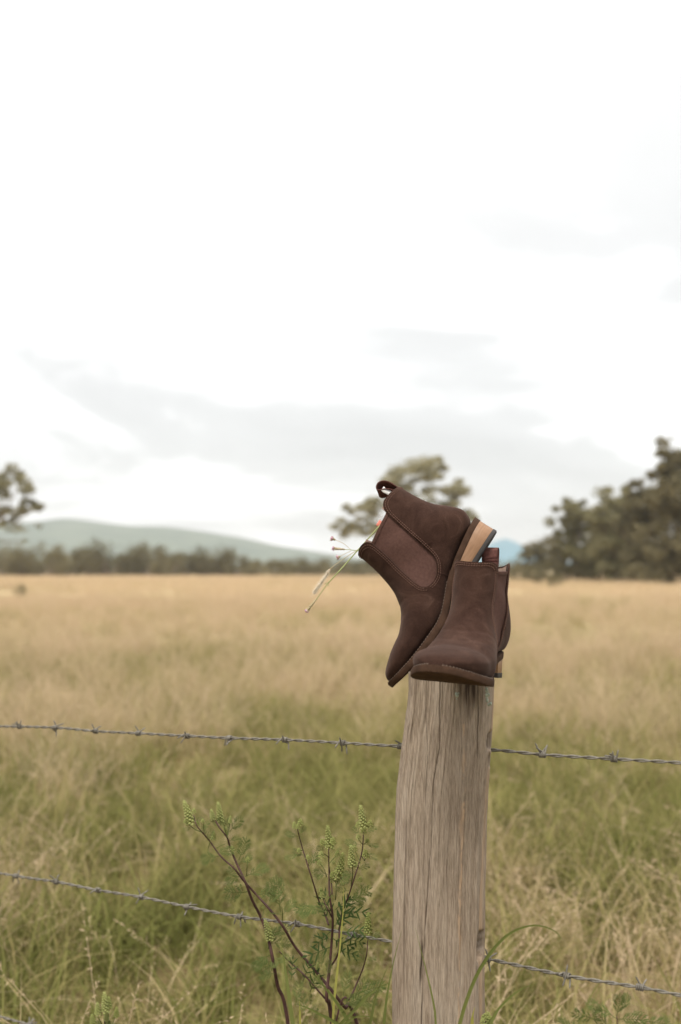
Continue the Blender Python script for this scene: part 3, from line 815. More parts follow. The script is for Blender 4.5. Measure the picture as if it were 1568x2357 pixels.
def build_boot(name, label, sg, M, extra=False):
    e = empty(name, M=M)
    RG = np.array(RING)
    K, J = 170, 132
    S = crom(RG, K)
    ph = np.linspace(0, 2 * math.pi, J, endpoint=False)
    c, s = -np.cos(ph), np.sin(ph)
    P = np.zeros((K, J, 3))
    for k in range(K):
        ax, az, bx, bz, W, nl, nu, wl = S[k]
        n = np.where(c < 0, nl, nu)
        u = 0.5 + 0.5 * np.sign(c) * np.abs(c) ** (2 / n)
        w = W * np.sign(s) * np.abs(s) ** (2 / n)
        t = np.clip(u / 0.5, 0, 1); t = t * t * (3 - 2 * t)
        w = w * (wl + (1 - wl) * t)
        x = bx + (ax - bx) * u; z = bz + (az - bz) * u
        w = w * (1 + 0.06 * np.clip((x - 110) / 60, 0, 1))
        P[k, :, 0] = x; P[k, :, 1] = yc(x, sg) + w; P[k, :, 2] = z
    X, Y, Z = P[..., 0], P[..., 1], P[..., 2]
    # soft unevenness and flex creases across the vamp
    nrm = np.cross(np.gradient(P, axis=0), (np.roll(P, -1, 1) - np.roll(P, 1, 1)), axis=-1)
    nrm /= np.linalg.norm(nrm, axis=-1)[..., None] + 1e-9
    cen = np.stack([X.mean(1, keepdims=True) + 0 * X, 0 * X, Z.mean(1, keepdims=True) + 0 * X], -1)
    if np.mean(np.sum(nrm * (P - cen), -1)) < 0: nrm = -nrm
    dsp = 0.9 * noise2(X * 0.035 + Y * 0.03 + 7 * sg, Z * 0.04 + Y * 0.02) + 0.35 * noise2(X * 0.09 + 3, Z * 0.1 + Y * 0.05)
    for (cx, cz, sl, wd, am) in ((190, 46, 0.5, 3.0, 0.35), (171, 60, 0.7, 2.4, 0.6), (158, 78, 0.9, 4.5, 0.4)):
        q = (X - cx) * 0.85 + (Z - cz) * -0.35 + 0.012 * Y ** 2
        dsp -= am * np.exp(-(q / wd) ** 2) * np.clip((Z - 20) / 20, 0, 1) * (X > 130)
    edgefade = np.clip(np.arange(K) / 12.0, 0, 1)[:, None]
    P = P + nrm * (dsp * edgefade)[..., None]
    X, Y, Z = P[..., 0], P[..., 1], P[..., 2]
    sdU = sd_poly(X, Z, GORE)
    side = np.abs(Y - yc(X, sg)) > 12
    sdU = np.where(side, sdU, 60.0)
    gs = smin(sdU, ztop(X) - Z, 19.0)
    gs = np.where(side, gs, ztop(X) - Z)
    mm = 0.001
    # suede upper, a skin with thickness and cut edges
    v, f = clip_grid(P + nrm * 0.9, gs); f = outward(v, f)
    uo = mesh_obj('upper', v * mm, f, SUEDE, e)
    so = uo.modifiers.new('thickness', 'SOLIDIFY'); so.thickness = 0.0017; so.offset = -1 if True else 1
    # elastic gores
    gt = 150.5 - (X - 65) * 0.10
    gg = np.minimum(5.0 - sdU, gt - Z)
    for sd_ in (1, -1):
        g2 = np.where((Y - yc(X, sg)) * sd_ > 8, gg, -5.0)
        v, f = clip_grid(P - nrm * 1.3, g2); f = outward(v, f)
        go = mesh_obj('elastic_gore', v * mm, f, ELASTIC, e)
        m2 = go.modifiers.new('thickness', 'SOLIDIFY'); m2.thickness = 0.0012; m2.offset = -1
        # folded top edge of the elastic
        g3 = np.where((Y - yc(X, sg)) * sd_ > 8, np.minimum(np.minimum(3.0 - sdU, gt + 0.7 - Z), Z - gt + 4.2), -5.0)
        v, f = clip_grid(P - nrm * 0.6, g3); f = outward(v, f) if len(f) else f
        if len(f):
            b = mesh_obj('gore_binding', v * mm, f, ELASTIC, go)
            m3 = b.modifiers.new('thickness', 'SOLIDIFY'); m3.thickness = 0.0016; m3.offset = -1
    # lining
    lim = np.where(sdU < 0, gt + (-3.0 if extra else 5.0) + 2.0 * noise2(X * 0.2, Y * 0.1), ztop(X) - 3.0)
    gl = smin(lim - Z, ztop(X) - 2.5 - Z, 3.0)
    v, f = clip_grid(P - nrm * 3.6, gl)
    mesh_obj('lining', v * mm, f, LINING, e)
    # stitching along the gore edge, two rows, and the topline
    cf = lambda m: np.array([m[0], yc(m[0], sg), m[2]])
    cent = lambda m: np.array([80.0, 0.0, m[2]])
    st = []
    for lv in (2.6, 5.2):
        st += contour(P + nrm * 1.0, gs, lv)
    sv = stitches(st, cent, 3.6, 2.5, 0.62, 0.35)
    mesh_obj('stitching', np.array(sv[0]) * mm, sv[1], THREAD, e)
    # side seam from gore to welt
    for sd_ in (1, -1):
        pts = []
        for t in np.linspace(0, 1, 12):
            x, z = 99 - 5 * t, 40.5 - 17 * t
            dd = np.where((Y - yc(X, sg)) * sd_ > 5, (X - x) ** 2 + (Z - z) ** 2, 1e9); k = np.unravel_index(np.argmin(dd), dd.shape)
            pts.append((P + nrm * 0.9)[k])
        pts = crom(np.array(pts)[::2], 24)
        v, f = tube(pts, np.full(24, 0.75), 6)
        mesh_obj('seam', np.array(v) * mm, f, SUEDE, e)
    # ---- sole
    xs = np.concatenate([-3 + 12 * (1 - np.cos(np.linspace(0, math.pi / 2, 12))), np.linspace(12, 246, 80), 248 + 29 * np.sin(np.linspace(0, math.pi / 2, 20))])
    def slab(x, wid, zt, zb, bev, oc=0.0):
        """strip solid: per station 10 points around"""
        rows = []
        for xi, wi, t_, b_ in zip(x, wid, zt, zb):
            y0 = float(yc(xi, sg)); bw = min(bev, wi * 0.5)
            rows.append([(xi, y0 - wi + bw, t_), (xi, y0 - wi + bw * 0.3, t_ - bev * 0.3), (xi, y0 - wi, t_ - bev), (xi, y0 - wi, b_ + bev), (xi, y0 - wi + bw * 0.3, b_ + bev * 0.3), (xi, y0 - wi + bw, b_),
                         (xi, y0 + wi - bw, b_), (xi, y0 + wi - bw * 0.3, b_ + bev * 0.3), (xi, y0 + wi, b_ + bev), (xi, y0 + wi, t_ - bev), (xi, y0 + wi - bw * 0.3, t_ - bev * 0.3), (xi, y0 + wi - bw, t_)])
        v = np.array(rows); n = v.shape[1]; m = len(rows); v = v.reshape(-1, 3)
        f = [(i * n + j, i * n + (j + 1) % n, (i + 1) * n + (j + 1) % n, (i + 1) * n + j) for i in range(m - 1) for j in range(n)]
        f += [tuple(range(n))[::-1], tuple(range((m - 1) * n, m * n))]
        return v, f
    th = sm_interp(xs, [-3, 60, 110, 150, 277], [9.5, 9.0, 9.0, 9.2, 8.2])
    v, f = slab(xs, hw(xs), feath(xs), feath(xs) - th, 1.3)
    sole = crisp(mesh_obj('sole', v * mm, f, SOLE, e))
    # welt: a thin lighter lip round the forefoot, above the sole
    xw = np.concatenate([np.linspace(85, 246, 60), 248 + 27.0 * np.sin(np.linspace(0, math.pi / 2, 18))])
    v, f = slab(xw, hw(xw) - 1.2, feath(xw) + 1.3, feath(xw) - 0.8, 0.6)
    crisp(mesh_obj('welt', v * mm, f, SOLE, sole))
    ln = []
    for sd_ in (1, -1):
        q = np.array([(x, yc(x, sg) + sd_ * (np.interp(x, HWX, HWY) - 2.9), feath(x) + 1.25) for x in np.concatenate([np.linspace(100, 246, 60), 248 + 26 * np.sin(np.linspace(0, math.pi / 2 * 0.97, 24))])])
        ln.append(q)
    parts = []
    for q in ln:
        ss = np.concatenate([[0], np.cumsum(np.linalg.norm(np.diff(q, axis=0), axis=1))])
        for a in np.arange(3, ss[-1] - 1, 4.6):
            ff = lambda w_: np.array([np.interp(w_, ss, q[:, i]) for i in range(3)])
            parts.append(tube([ff(a - 1.6), ff(a) + [0, 0, 0.5], ff(a + 1.6)], [0.45, 0.75, 0.45], 6))
    v, f = join(parts)
    mesh_obj('welt_stitching', np.array(v) * mm, f, WTHREAD, sole)
    # heel
    xh = np.concatenate([-2.0 + 9 * (1 - np.cos(np.linspace(0, math.pi / 2, 10))), np.linspace(9, 66, 24)])
    wh = np.interp(xh, HWX, HWY) - 1.2; wh[0] = 3
    zt = feath(xh) - np.interp(xh, [-3, 60], [9.5, 9.0]) + 0.02
    v, f = slab(xh, wh, zt, np.full_like(xh, 6.8), 0.4)
    hs = crisp(mesh_obj('heel_stack', v * mm, f, HEELWOOD, e))
    xl_ = np.concatenate([-2.6 + 9 * (1 - np.cos(np.linspace(0, math.pi / 2, 10))), np.linspace(9, 67, 24)])
    wl_ = np.interp(xl_, HWX, HWY) - 0.4; wl_[0] = 3.5
    v, f = slab(xl_, wl_, np.full_like(xl_, 6.75), np.full_like(xl_, 1.2), 0.5)
    hc = crisp(mesh_obj('heel_cap', v * mm, f, LIFT, e))
    parts = []
    for x in np.arange(-0.6, 66, 2.3):
        w = float(np.interp(x, HWX, HWY)) - 0.4
        parts.append(([(x, -w, 1.4), (x + 1.3, -w, 1.4), (x + 1.3, w, 1.4), (x, w, 1.4), (x + 0.15, -w, 0), (x + 1.15, -w, 0), (x + 1.15, w, 0), (x + 0.15, w, 0)],
                      [(0, 1, 2, 3), (7, 6, 5, 4), (0, 4, 5, 1), (1, 5, 6, 2), (2, 6, 7, 3), (3, 7, 4, 0)]))
    v, f = join(parts)
    kind(mesh_obj('tread', np.array(v) * mm, f, LIFT, hc, smooth=False), 'stuff')
    # pull loop
    path = crom([(20.5, 138), (21, 150), (21.5, 160), (23.5, 172), (27, 180.5), (33, 185.5), (39.5, 186), (43.5, 183), (41.5, 178), (35.5, 172), (29, 163), (25.5, 152), (24.5, 138)], 60)
    if not extra:
        path = crom([(20.5, 138), (20.5, 150), (20, 160), (19, 172), (20, 182), (24, 187), (30, 187), (33, 182), (32, 172), (28.5, 163), (25.5, 152), (24.5, 138)], 60)
    v, f = [], []
    for i, (x, z) in enumerate(path):
        tw = np.clip((z - 158) / 16, 0, 1) * (0.85 if extra else 0.15)
        for q in (-1, -0.5, 0, 0.5, 1): v.append((x + 0.35 * q * q - q * 11.5 * math.sin(tw) * 0.35, q * 11.5 * math.cos(tw * 0.6), z + 0.5 * math.sin(i * 0.3 + q) + q * 11.5 * math.sin(tw) * 0.45))
    f = [(i * 5 + j, i * 5 + j + 1, (i + 1) * 5 + j + 1, (i + 1) * 5 + j) for i in range(59) for j in range(4)]
    lo = mesh_obj('pull_loop', np.array(v) * mm, f, RIBBON, e)
    m4 = lo.modifiers.new('thickness', 'SOLIDIFY'); m4.thickness = 0.0012; m4.offset = 0
    if extra:
        def tab(nm, pts, y, wdt, mat):
            v, f = [], []
            pts = crom(pts, 12)
            for (x, z) in pts:
                for q in (-0.5, 0.5): v.append((x + 0.9 * q * wdt, y + 0.15 * q * wdt, z + 0.0 * q))
            f = [(i * 2, i * 2 + 1, i * 2 + 3, i * 2 + 2) for i in range(11)]
            o = mesh_obj(nm, np.array(v) * mm, f, mat, e)
            md = o.modifiers.new('thickness', 'SOLIDIFY'); md.thickness = 0.0007
            return o
        tab('label_tab', [(83, 128), (82, 148), (81, 162)], -22, 11, CORAL)['label'] = 'coral tape tab showing above the elastic'
        tab('lining_tape', [(33, 140), (34, 158), (36, 174), (35, 180)], 8, 8, WHITE)['label'] = 'white tape under the pull loop'
    tag(e, label, 'boot', 'pair of brown suede boots')
    return e

def pose(R, T):
    M = Matrix([list(r) for r in R]).to_4x4(); M.translation = Vector(T)
    return M
TILT_R = [[-0.5431, -0.0563, -0.8377], [0.0126, -0.9981, 0.0589], [-0.8396, 0.0215, 0.5428]]
TILT_T = [0.2330, 1.4860, 1.4040]
TH = 0.085
TILT_R = (np.array(TILT_R) @ np.array([[1, 0, 0], [0, math.cos(TH), -math.sin(TH)], [0, math.sin(TH), math.cos(TH)]])).tolist()
build_boot('ankle_boot', 'brown suede ankle boot tipped on its toe, heel up with flowers in its opening', 1, pose(TILT_R, TILT_T), True)
FR_R = [[-0.3471, 0.9368, 0.0437], [-0.9333, -0.3496, 0.0822], [0.0923, -0.0123, 0.9957]]
FR_T = [0.2168, 1.4865, 1.1922]
FR_R = (np.array(FR_R) @ np.array([[1, 0, 0], [0, math.cos(-0.04), -math.sin(-0.04)], [0, math.sin(-0.04), math.cos(-0.04)]])).tolist()
build_boot('ankle_boot', 'brown suede ankle boot standing upright on the fence post, toe to the viewer', -1, pose(FR_R, FR_T), False)

# ------------------------------------------------------------------ flowers in the tipped boot
def fl(x, y, Z=1.505):
    return up((1180 + x / 5.227) / 1.738, (2100 + y / 5.227) / 1.738, Z)

def flower_head(parent, tip, back, r, seed, base, spike=None):
    """verbena head: bracts along a short spike and small pink flowers at the end"""
    rng = np.random.default_rng(seed)
    d = tip - back; ln = np.linalg.norm(d); d = d / ln
    u = np.cross(d, [0.3, 1, 0.2]); u /= np.linalg.norm(u); w = np.cross(d, u)
    parts = []
    nb = 26 if spike else 14
    for i in range(nb):
        t = (i / nb); a = i * 2.4 + rng.random() * 0.3
        p = back + d * ln * t * 0.92; o = math.cos(a) * u + math.sin(a) * w
        s = r * (0.5 + 0.55 * t)
        q = p + o * s + d * s * 1.1
        sd = np.cross(o, d)
        parts.append(([p + o * s * 0.15 - sd * s * 0.35, p + o * s * 0.15 + sd * s * 0.35, q + sd * s * 0.12, q - sd * s * 0.12, p + o * s * 0.75 + d * s * 0.4], [(0, 1, 4), (1, 2, 4), (2, 3, 4), (3, 0, 4)]))
    parts.append(tube([back, tip], [r * 0.35, r * 0.45], 6))
    v, f = join(parts); h = mesh_obj('bracts', np.array(v) - base, f, BRACT, parent)
    parts = []
    for i in range(15):
        a = i * 2.4; e = 0.2 + 0.8 * rng.random()
        o = (math.cos(a) * u + math.sin(a) * w) * e + d * (1.15 - 0.5 * e); o /= np.linalg.norm(o)
        c = tip - d * r * 0.4 + o * r * (0.85 + 0.35 * rng.random())
        uu = np.cross(o, [0.1, 0.3, 1]); uu /= np.linalg.norm(uu); ww = np.cross(o, uu)
        parts.append(tube([tip - d * r * 0.6, c], [r * 0.12, r * 0.2], 5))
        vs_ = [c]; fs_ = []
        for k in range(5):
            b = k * 1.2566 + rng.random() * 0.2
            for off, rad in ((-0.42, 0.24), (0.0, 0.46), (0.42, 0.24)): vs_.append(c + (math.cos(b + off) * uu + math.sin(b + off) * ww) * r * rad * 0.85 + o * r * 0.12)
            fs_.append((0, 1 + 3 * k, 2 + 3 * k, 3 + 3 * k))
        parts.append((vs_, fs_))
    v, f = join(parts); mesh_obj('petals', np.array(v) - base, f, PINK, h)
    h.name = 'flower_head'
    return h

def sprig(label, cat, name, stems, heads, seed):
    base = stems[0][0][0]
    e = empty(name, base)
    for pts, r0, r1, mat in stems:
        n = 6 * len(pts); P = crom(pts, n)
        v, f = tube(P, np.linspace(r0, r1, n), 6); mesh_obj('stem', np.array(v) - base, f, mat, e)
    for k, (tip, back, r, sp) in enumerate(heads): flower_head(e, tip, back, r, seed + k, base, sp)
    tag(e, label, cat, 'wildflowers in the tipped boot')
    return e, base
inside = up(905, 1215, 1.50)
S1, B1 = sprig('long straight green verbena stem hanging lowest out of the tipped boot', 'flower', 'verbena_sprig',
   [([fl(1790, 0), fl(1500, 325), fl(1300, 545), fl(1050, 830), fl(850, 1050), fl(690, 1222)], 0.0011, 0.00095, STEMGREEN),
    ([fl(690, 1222), fl(560, 1400), fl(450, 1555), fl(400, 1620)], 0.0007, 0.0006, STEMGREEN)],
   [(fl(255, 1790), fl(440, 1560), 0.0040, True)], 1)
parts = []
for (a, b, c) in (((690, 1222), (650, 1215), (618, 1240)), ((690, 1225), (680, 1250), (650, 1262)), ((690, 1222), (705, 1255), (690, 1300))):
    A_, B_, C_ = fl(*a), fl(*b), fl(*c); w = np.array([0, 0.0012, 0.0006])
    parts.append(([A_, B_ - w, C_, B_ + w], [(0, 1, 2, 3)]))
v, f = join(parts); mesh_obj('node_leaf', np.array(v) - B1, f, STEMGREEN, S1)
sprig('short branching verbena sprig with three pink heads at the mouth of the boot', 'flower', 'verbena_sprig',
   [([fl(1700, 560), fl(1480, 556), fl(1310, 540), fl(1160, 521)], 0.0008, 0.0006, STEMGREEN),
    ([fl(1160, 521), fl(1100, 516), fl(1040, 512)], 0.0005, 0.0005, STEMGREEN),
    ([fl(1163, 512), fl(1090, 445), fl(1000, 378), fl(860, 318)], 0.0004, 0.0004, BRACT),
    ([fl(1180, 543), fl(1060, 595), fl(950, 655)], 0.0004, 0.0004, BRACT)],
   [(fl(815, 492), fl(1045, 512), 0.0036, True), (fl(785, 290), fl(850, 315), 0.0040, False), (fl(905, 675), fl(950, 655), 0.0036, False)], 20)

def seed_head():
    base = fl(1650, 330)
    e = empty('grass_seed_head', base)
    P = crom([base, fl(1400, 470), fl(1200, 588), fl(1000, 722), fl(820, 850), fl(740, 922)], 24)
    v, f = tube(P, np.linspace(0.00055, 0.0004, 24), 5); mesh_obj('stem', np.array(v) - base, f, BRACT, e)
    C = crom([fl(740, 922), fl(640, 1080), fl(530, 1240), fl(450, 1355), fl(400, 1430)], 60)
    rng = np.random.default_rng(8)
    d = C[-1] - C[0]; d /= np.linalg.norm(d)
    parts = [tube(C, np.linspace(0.0007, 0.0003, 60), 5)]; hair = []
    for i in range(90):
        t = rng.random() ** 1.1; p = C[int(t * 57)]; a = rng.random() * 6.28
        u = np.cross(d, [0, 1, 0.1]); u /= np.linalg.norm(u); w = np.cross(d, u)
        o = math.cos(a) * u + math.sin(a) * w; q = p + o * 0.0016 + d * 0.003
        parts.append(tube([p, (p + q) / 2 + o * 0.0004, q], [0.0002, 0.0006, 0.0001], 4))
    for i in range(1500):
        t = rng.random(); p = C[int(t * 58)]; a = rng.random() * 6.28
        u = np.cross(d, [0, 1, 0.1]); u /= np.linalg.norm(u); w = np.cross(d, u)
        o = math.cos(a) * u + math.sin(a) * w
        l = (0.0070 * math.sin(math.pi * (0.12 + 0.8 * t)) ** 0.6 + 0.0008) * (0.6 + 0.6 * rng.random())
        if rng.random() < 0.05: l *= 2.0
        q = p + (o * 0.85 + d * (0.25 + 0.5 * rng.random())) * l; s = np.cross(o, d) * 0.00024
        hair.append(([p - s, p + s, q], [(0, 1, 2)]))
    for i in range(5):
        p = C[40 + 4 * i]; q = p + d * 0.012 + rng.normal(size=3) * 0.0015; hair.append(([p - np.array([0.0002, 0, 0]), p + np.array([0.0002, 0, 0]), q], [(0, 1, 2)]))
    v, f = join(parts); h = mesh_obj('spikelets', np.array(v) - base, f, SEED, e)
    v, f = join(hair); kind(mesh_obj('bristles', np.array(v) - base, f, BRISTLE, h, smooth=False), 'stuff')
    tag(e, 'pale bristly grass seed head drooping from the tipped boot', 'seed head', 'wildflowers in the tipped boot')
seed_head()

# ------------------------------------------------------------------ weeds by the fence
def leaf_mesh(name, seed, pairs, mat, broad=1.0):
    """pinnate lobed leaf along +X, unit length"""
    rng = np.random.default_rng(seed); V, Fc = [], []
    def lobe(p, ang, ln, wd, z0):
        d = np.array([math.cos(ang), math.sin(ang), 0]); n = np.array([-d[1], d[0], 0]); i0 = len(V)
        for t, w in ((0, 0.45), (0.35, 1.0), (0.7, 0.7), (1.0, 0.05)):
            q = p + d * ln * t + np.array([0, 0, z0 - 0.25 * ln * t * t])
            V.extend([q - n * wd * w, q + np.array([0, 0, -0.12 * wd]), q + n * wd * w])
        for k in range(3):
            a = i0 + 3 * k
            Fc.extend([(a, a + 1, a + 4, a + 3), (a + 1, a + 2, a + 5, a + 4)])
    ax = lambda t: np.array([t, 0.05 * math.sin(3 * t + seed), -0.22 * t * t])
    v, f = tube([ax(t) for t in np.linspace(0, 1, 8)], np.linspace(0.014, 0.006, 8), 4); V.extend(v); Fc.extend(f)
    for i in range(pairs):
        t = 0.22 + 0.68 * i / pairs
        L_ = (0.34 * math.sin(math.pi * (0.22 + 0.66 * i / pairs)) + 0.06) * (0.85 + 0.3 * rng.random())
        for sd in (1, -1):
            a = sd * (0.95 - 0.25 * t + 0.15 * rng.normal())
            p = ax(t + 0.02 * rng.normal()); lobe(p, a, L_, 0.017 * broad, 0.0)
            if L_ > 0.2 and broad < 1.6:
                for k in (0.4, 0.66):
                    q = p + np.array([math.cos(a), math.sin(a), 0]) * L_ * k
                    lobe(q, a - sd * 0.65, L_ * 0.38, 0.011 * broad, -0.02); lobe(q, a + sd * 0.55, L_ * 0.32, 0.010 * broad, -0.02)
    lobe(ax(0.88), 0.0, 0.2, 0.02 * broad, 0)
    return mesh_obj(name, V, Fc, mat, link=False, smooth=False).data
LEAVES = [leaf_mesh('leaf', 70 + i, 6 + i % 3, WEEDLEAF, 1.0 + 0.15 * (i % 2)) for i in range(4)]
LEAVES_D = [leaf_mesh('leaf', 80 + i, 3, WEEDDARK, 2.2) for i in range(2)]

def spike_mesh(seed, n, fat):
    rng = np.random.default_rng(seed); parts = [tube([(0, 0, 0), (0.02 * fat, 0, 0.5), (0, 0, 1)], [0.02, 0.018, 0.01], 5)]
    for i in range(n):
        t = i / n; a = i * 2.39996; r = fat * (0.115 * (1 - t) ** 0.55 + 0.025)
        c = np.array([math.cos(a) * r, math.sin(a) * r, t * 0.97 + 0.02]); s = fat * (0.085 * (1 - 0.55 * t))
        o = np.array([math.cos(a), math.sin(a), -0.35]); u = np.array([-math.sin(a), math.cos(a), 0]); w = np.cross(o, u)
        V = [c + o * s, c + u * s, c + w * s * 0.8, c - u * s, c - w * s * 0.8, c - o * s * 0.6]
        parts.append((V, [(0, 1, 2), (0, 2, 3), (0, 3, 4), (0, 4, 1), (5, 2, 1), (5, 3, 2), (5, 4, 3), (5, 1, 4)]))
    v, f = join(parts)
    return mesh_obj('flower_spike', v, f, SPIKE, link=False, smooth=True).data
SPIKES = [spike_mesh(90, 60, 0.85), spike_mesh(91, 46, 1.2), spike_mesh(92, 22, 2.0)]

def w5(x, y, Z): return up((700 + x / 1.845) / 1.738, (3150 + y / 1.845) / 1.738, Z)

def weed(label, Z, stems, spikes, leaves, seed, conv=None, group='weeds by the fence'):
    """stems: (points, r0, r1[, first goes down to the ground]); spikes: (x, y base, x, y tip, kind); leaves: (x, y, angle deg in the picture, length m, dark)"""
    conv = conv or w5
    rng = np.random.default_rng(seed)
    p0 = conv(*stems[0][0][0], Z); d0 = p0 - conv(*stems[0][0][1], Z)
    base = np.array([p0[0] + d0[0] / max(1e-6, -d0[2]) * p0[2] * 0.35, p0[1] + 0.02, 0.0])
    e = empty('ragweed_plant', base)
    for k, (pts, r0, r1) in enumerate(stems):
        Q = [conv(x, y, Z + 0.012 * math.sin(i * 1.7 + k * 2.1 + seed)) for i, (x, y) in enumerate(pts)]
        if k == 0:
            Q = [base, base * 0.5 + Q[0] * 0.5 + np.array([0.008, 0, 0])] + Q; r0 = r0 * 1.25
        n = 5 * len(Q); v, f = tube(crom(Q, n), np.linspace(r0, r1, n) * 1.2, 6)
        mesh_obj('stem', np.array(v) - base, f, STEMRED if r0 > 0.0011 else (STEMRED if r0 > 0.0008 else WEEDLEAF), e)
    for (x0, y0, x1, y1, kd) in spikes:
        z = Z + rng.normal() * 0.008; a = conv(x0, y0, z); b = conv(x1, y1, z - 0.004)
        o = bpy.data.objects.new('flower_spike', SPIKES[kd]); COL.objects.link(o); o.parent = e
        d = Vector(b - a); q = d.to_track_quat('Z', 'Y'); s = d.length
        o.rotation_mode = 'QUATERNION'; o.rotation_quaternion = q; o.location = Vector(a - base); o.scale = (s * 1.25, s * 1.25, s)
    for (x, y, ang, ln, dk) in leaves:
        z = Z + rng.normal() * 0.01; a = conv(x, y, z)
        me = (LEAVES_D if dk else LEAVES)[rng.integers(2 if dk else 4)]
        o = bpy.data.objects.new('leaf', me); COL.objects.link(o); o.parent = e
        an = math.radians(ang); yw = rng.uniform(-0.7, 0.5)
        d = Vector((math.cos(an) * math.cos(yw), math.sin(yw), math.sin(an) * math.cos(yw)))
        t = Vector((0, -0.75, 0.65)) + Vector(rng.normal(size=3) * 0.35); yv = t.cross(d).normalized(); zv = d.cross(yv)
        M = Matrix([d, yv, zv]).transposed().to_4x4() @ Matrix.Scale(ln * (0.95 if dk else 0.68), 4); M.translation = Vector(a - base)
        o.matrix_basis = M
    tag(e, label, 'weed', group)
    return e

weed('ragweed with two crossing purple stems leaning left over the middle wire', 1.60,
     [([(835, 1745), (760, 1470), (725, 1280), (690, 1120), (640, 970), (570, 830), (520, 700), (460, 570), (410, 450), (385, 370), (325, 290), (285, 210)], 0.0024, 0.0008),
      ([(385, 370), (365, 300), (335, 240), (338, 190)], 0.0007, 0.0005), ([(385, 370), (400, 300), (408, 250)], 0.0007, 0.0005), ([(690, 1190), (700, 1120), (690, 1090)], 0.0007, 0.0005),
      ([(530, 650), (533, 580), (537, 540)], 0.0006, 0.0004), ([(640, 970), (655, 920), (650, 890)], 0.0005, 0.0004), ([(500, 760), (490, 730), (485, 715)], 0.0005, 0.0004)],
     [(338, 250, 318, 105, 0), (345, 270, 336, 165, 0), (282, 235, 266, 160, 1), (408, 260, 410, 210, 1), (372, 350, 376, 290, 1), (283, 385, 288, 322, 1), (705, 1125, 664, 975, 0), (537, 550, 537, 515, 2), (420, 460, 420, 432, 2), (485, 730, 484, 712, 2), (650, 890, 652, 880, 2)],
     [(385, 330, 100, 0.035, 0), (410, 330, 60, 0.05, 0), (400, 400, 20, 0.03, 0), (370, 420, 200, 0.035, 0), (480, 540, 75, 0.055, 0), (470, 560, 35, 0.035, 0), (500, 650, 200, 0.045, 0), (520, 660, 30, 0.06, 0),
      (540, 760, 190, 0.07, 0), (480, 640, 160, 0.035, 0), (700, 1180, 75, 0.05, 0), (710, 1230, 215, 0.055, 0), (735, 1340, 160, 0.05, 0), (740, 1380, 190, 0.045, 0), (320, 300, 120, 0.03, 0), (300, 260, 60, 0.02, 0), (760, 1300, 40, 0.035, 0), (735, 1300, 225, 0.035, 0), (690, 1100, 40, 0.06, 0), (700, 1160, 10, 0.05, 0)], 1)
weed('long ragweed stem arching far left to the topmost drooping spike', 1.585,
     [([(1345, 1745), (1250, 1620), (1150, 1490), (1050, 1370), (890, 1180), (800, 1030), (700, 900), (600, 790), (500, 680), (440, 600), (340, 510), (260, 400), (205, 335), (160, 280), (140, 210)], 0.0022, 0.0006),
      ([(200, 330), (150, 310), (105, 275), (95, 250)], 0.0006, 0.0004), ([(260, 400), (245, 460), (260, 500), (300, 520)], 0.0005, 0.0004), ([(790, 1010), (795, 930), (790, 880)], 0.0006, 0.0004), ([(1110, 1560), (960, 1390), (850, 1290), (770, 1210)], 0.0012, 0.0007), ([(1085, 1400), (1060, 1360), (1055, 1330)], 0.0006, 0.0005), ([(215, 340), (210, 270), (205, 230)], 0.0005, 0.0004), ([(265, 390), (280, 370), (286, 350)], 0.0005, 0.0004)],
     [(118, 270, 66, 96, 0), (140, 185, 140, 155, 2), (78, 262, 76, 235, 2), (205, 255, 205, 232, 2), (165, 280, 160, 245, 2), (1055, 1345, 1055, 1292, 1), (1062, 1420, 1062, 1380, 1)],
     [(330, 505, 195, 0.05, 0), (300, 490, 20, 0.045, 0), (240, 400, 70, 0.03, 0), (640, 830, 40, 0.065, 0), (600, 790, 10, 0.05, 0), (790, 920, 95, 0.075, 0), (800, 950, 60, 0.045, 0), (790, 940, 150, 0.035, 0), (690, 880, 60, 0.045, 0),
      (200, 320, 60, 0.03, 0), (150, 270, 40, 0.022, 0), (120, 290, 200, 0.02, 0), (230, 370, 110, 0.03, 0), (820, 1250, 200, 0.04, 0), (850, 1420, 80, 0.035, 1), (990, 1500, 70, 0.05, 1), (940, 1430, 65, 0.04, 1), (900, 1600, 80, 0.05, 0), (1000, 1600, 100, 0.045, 0), (950, 1680, 95, 0.05, 0), (1020, 1720, 85, 0.04, 0)], 2)
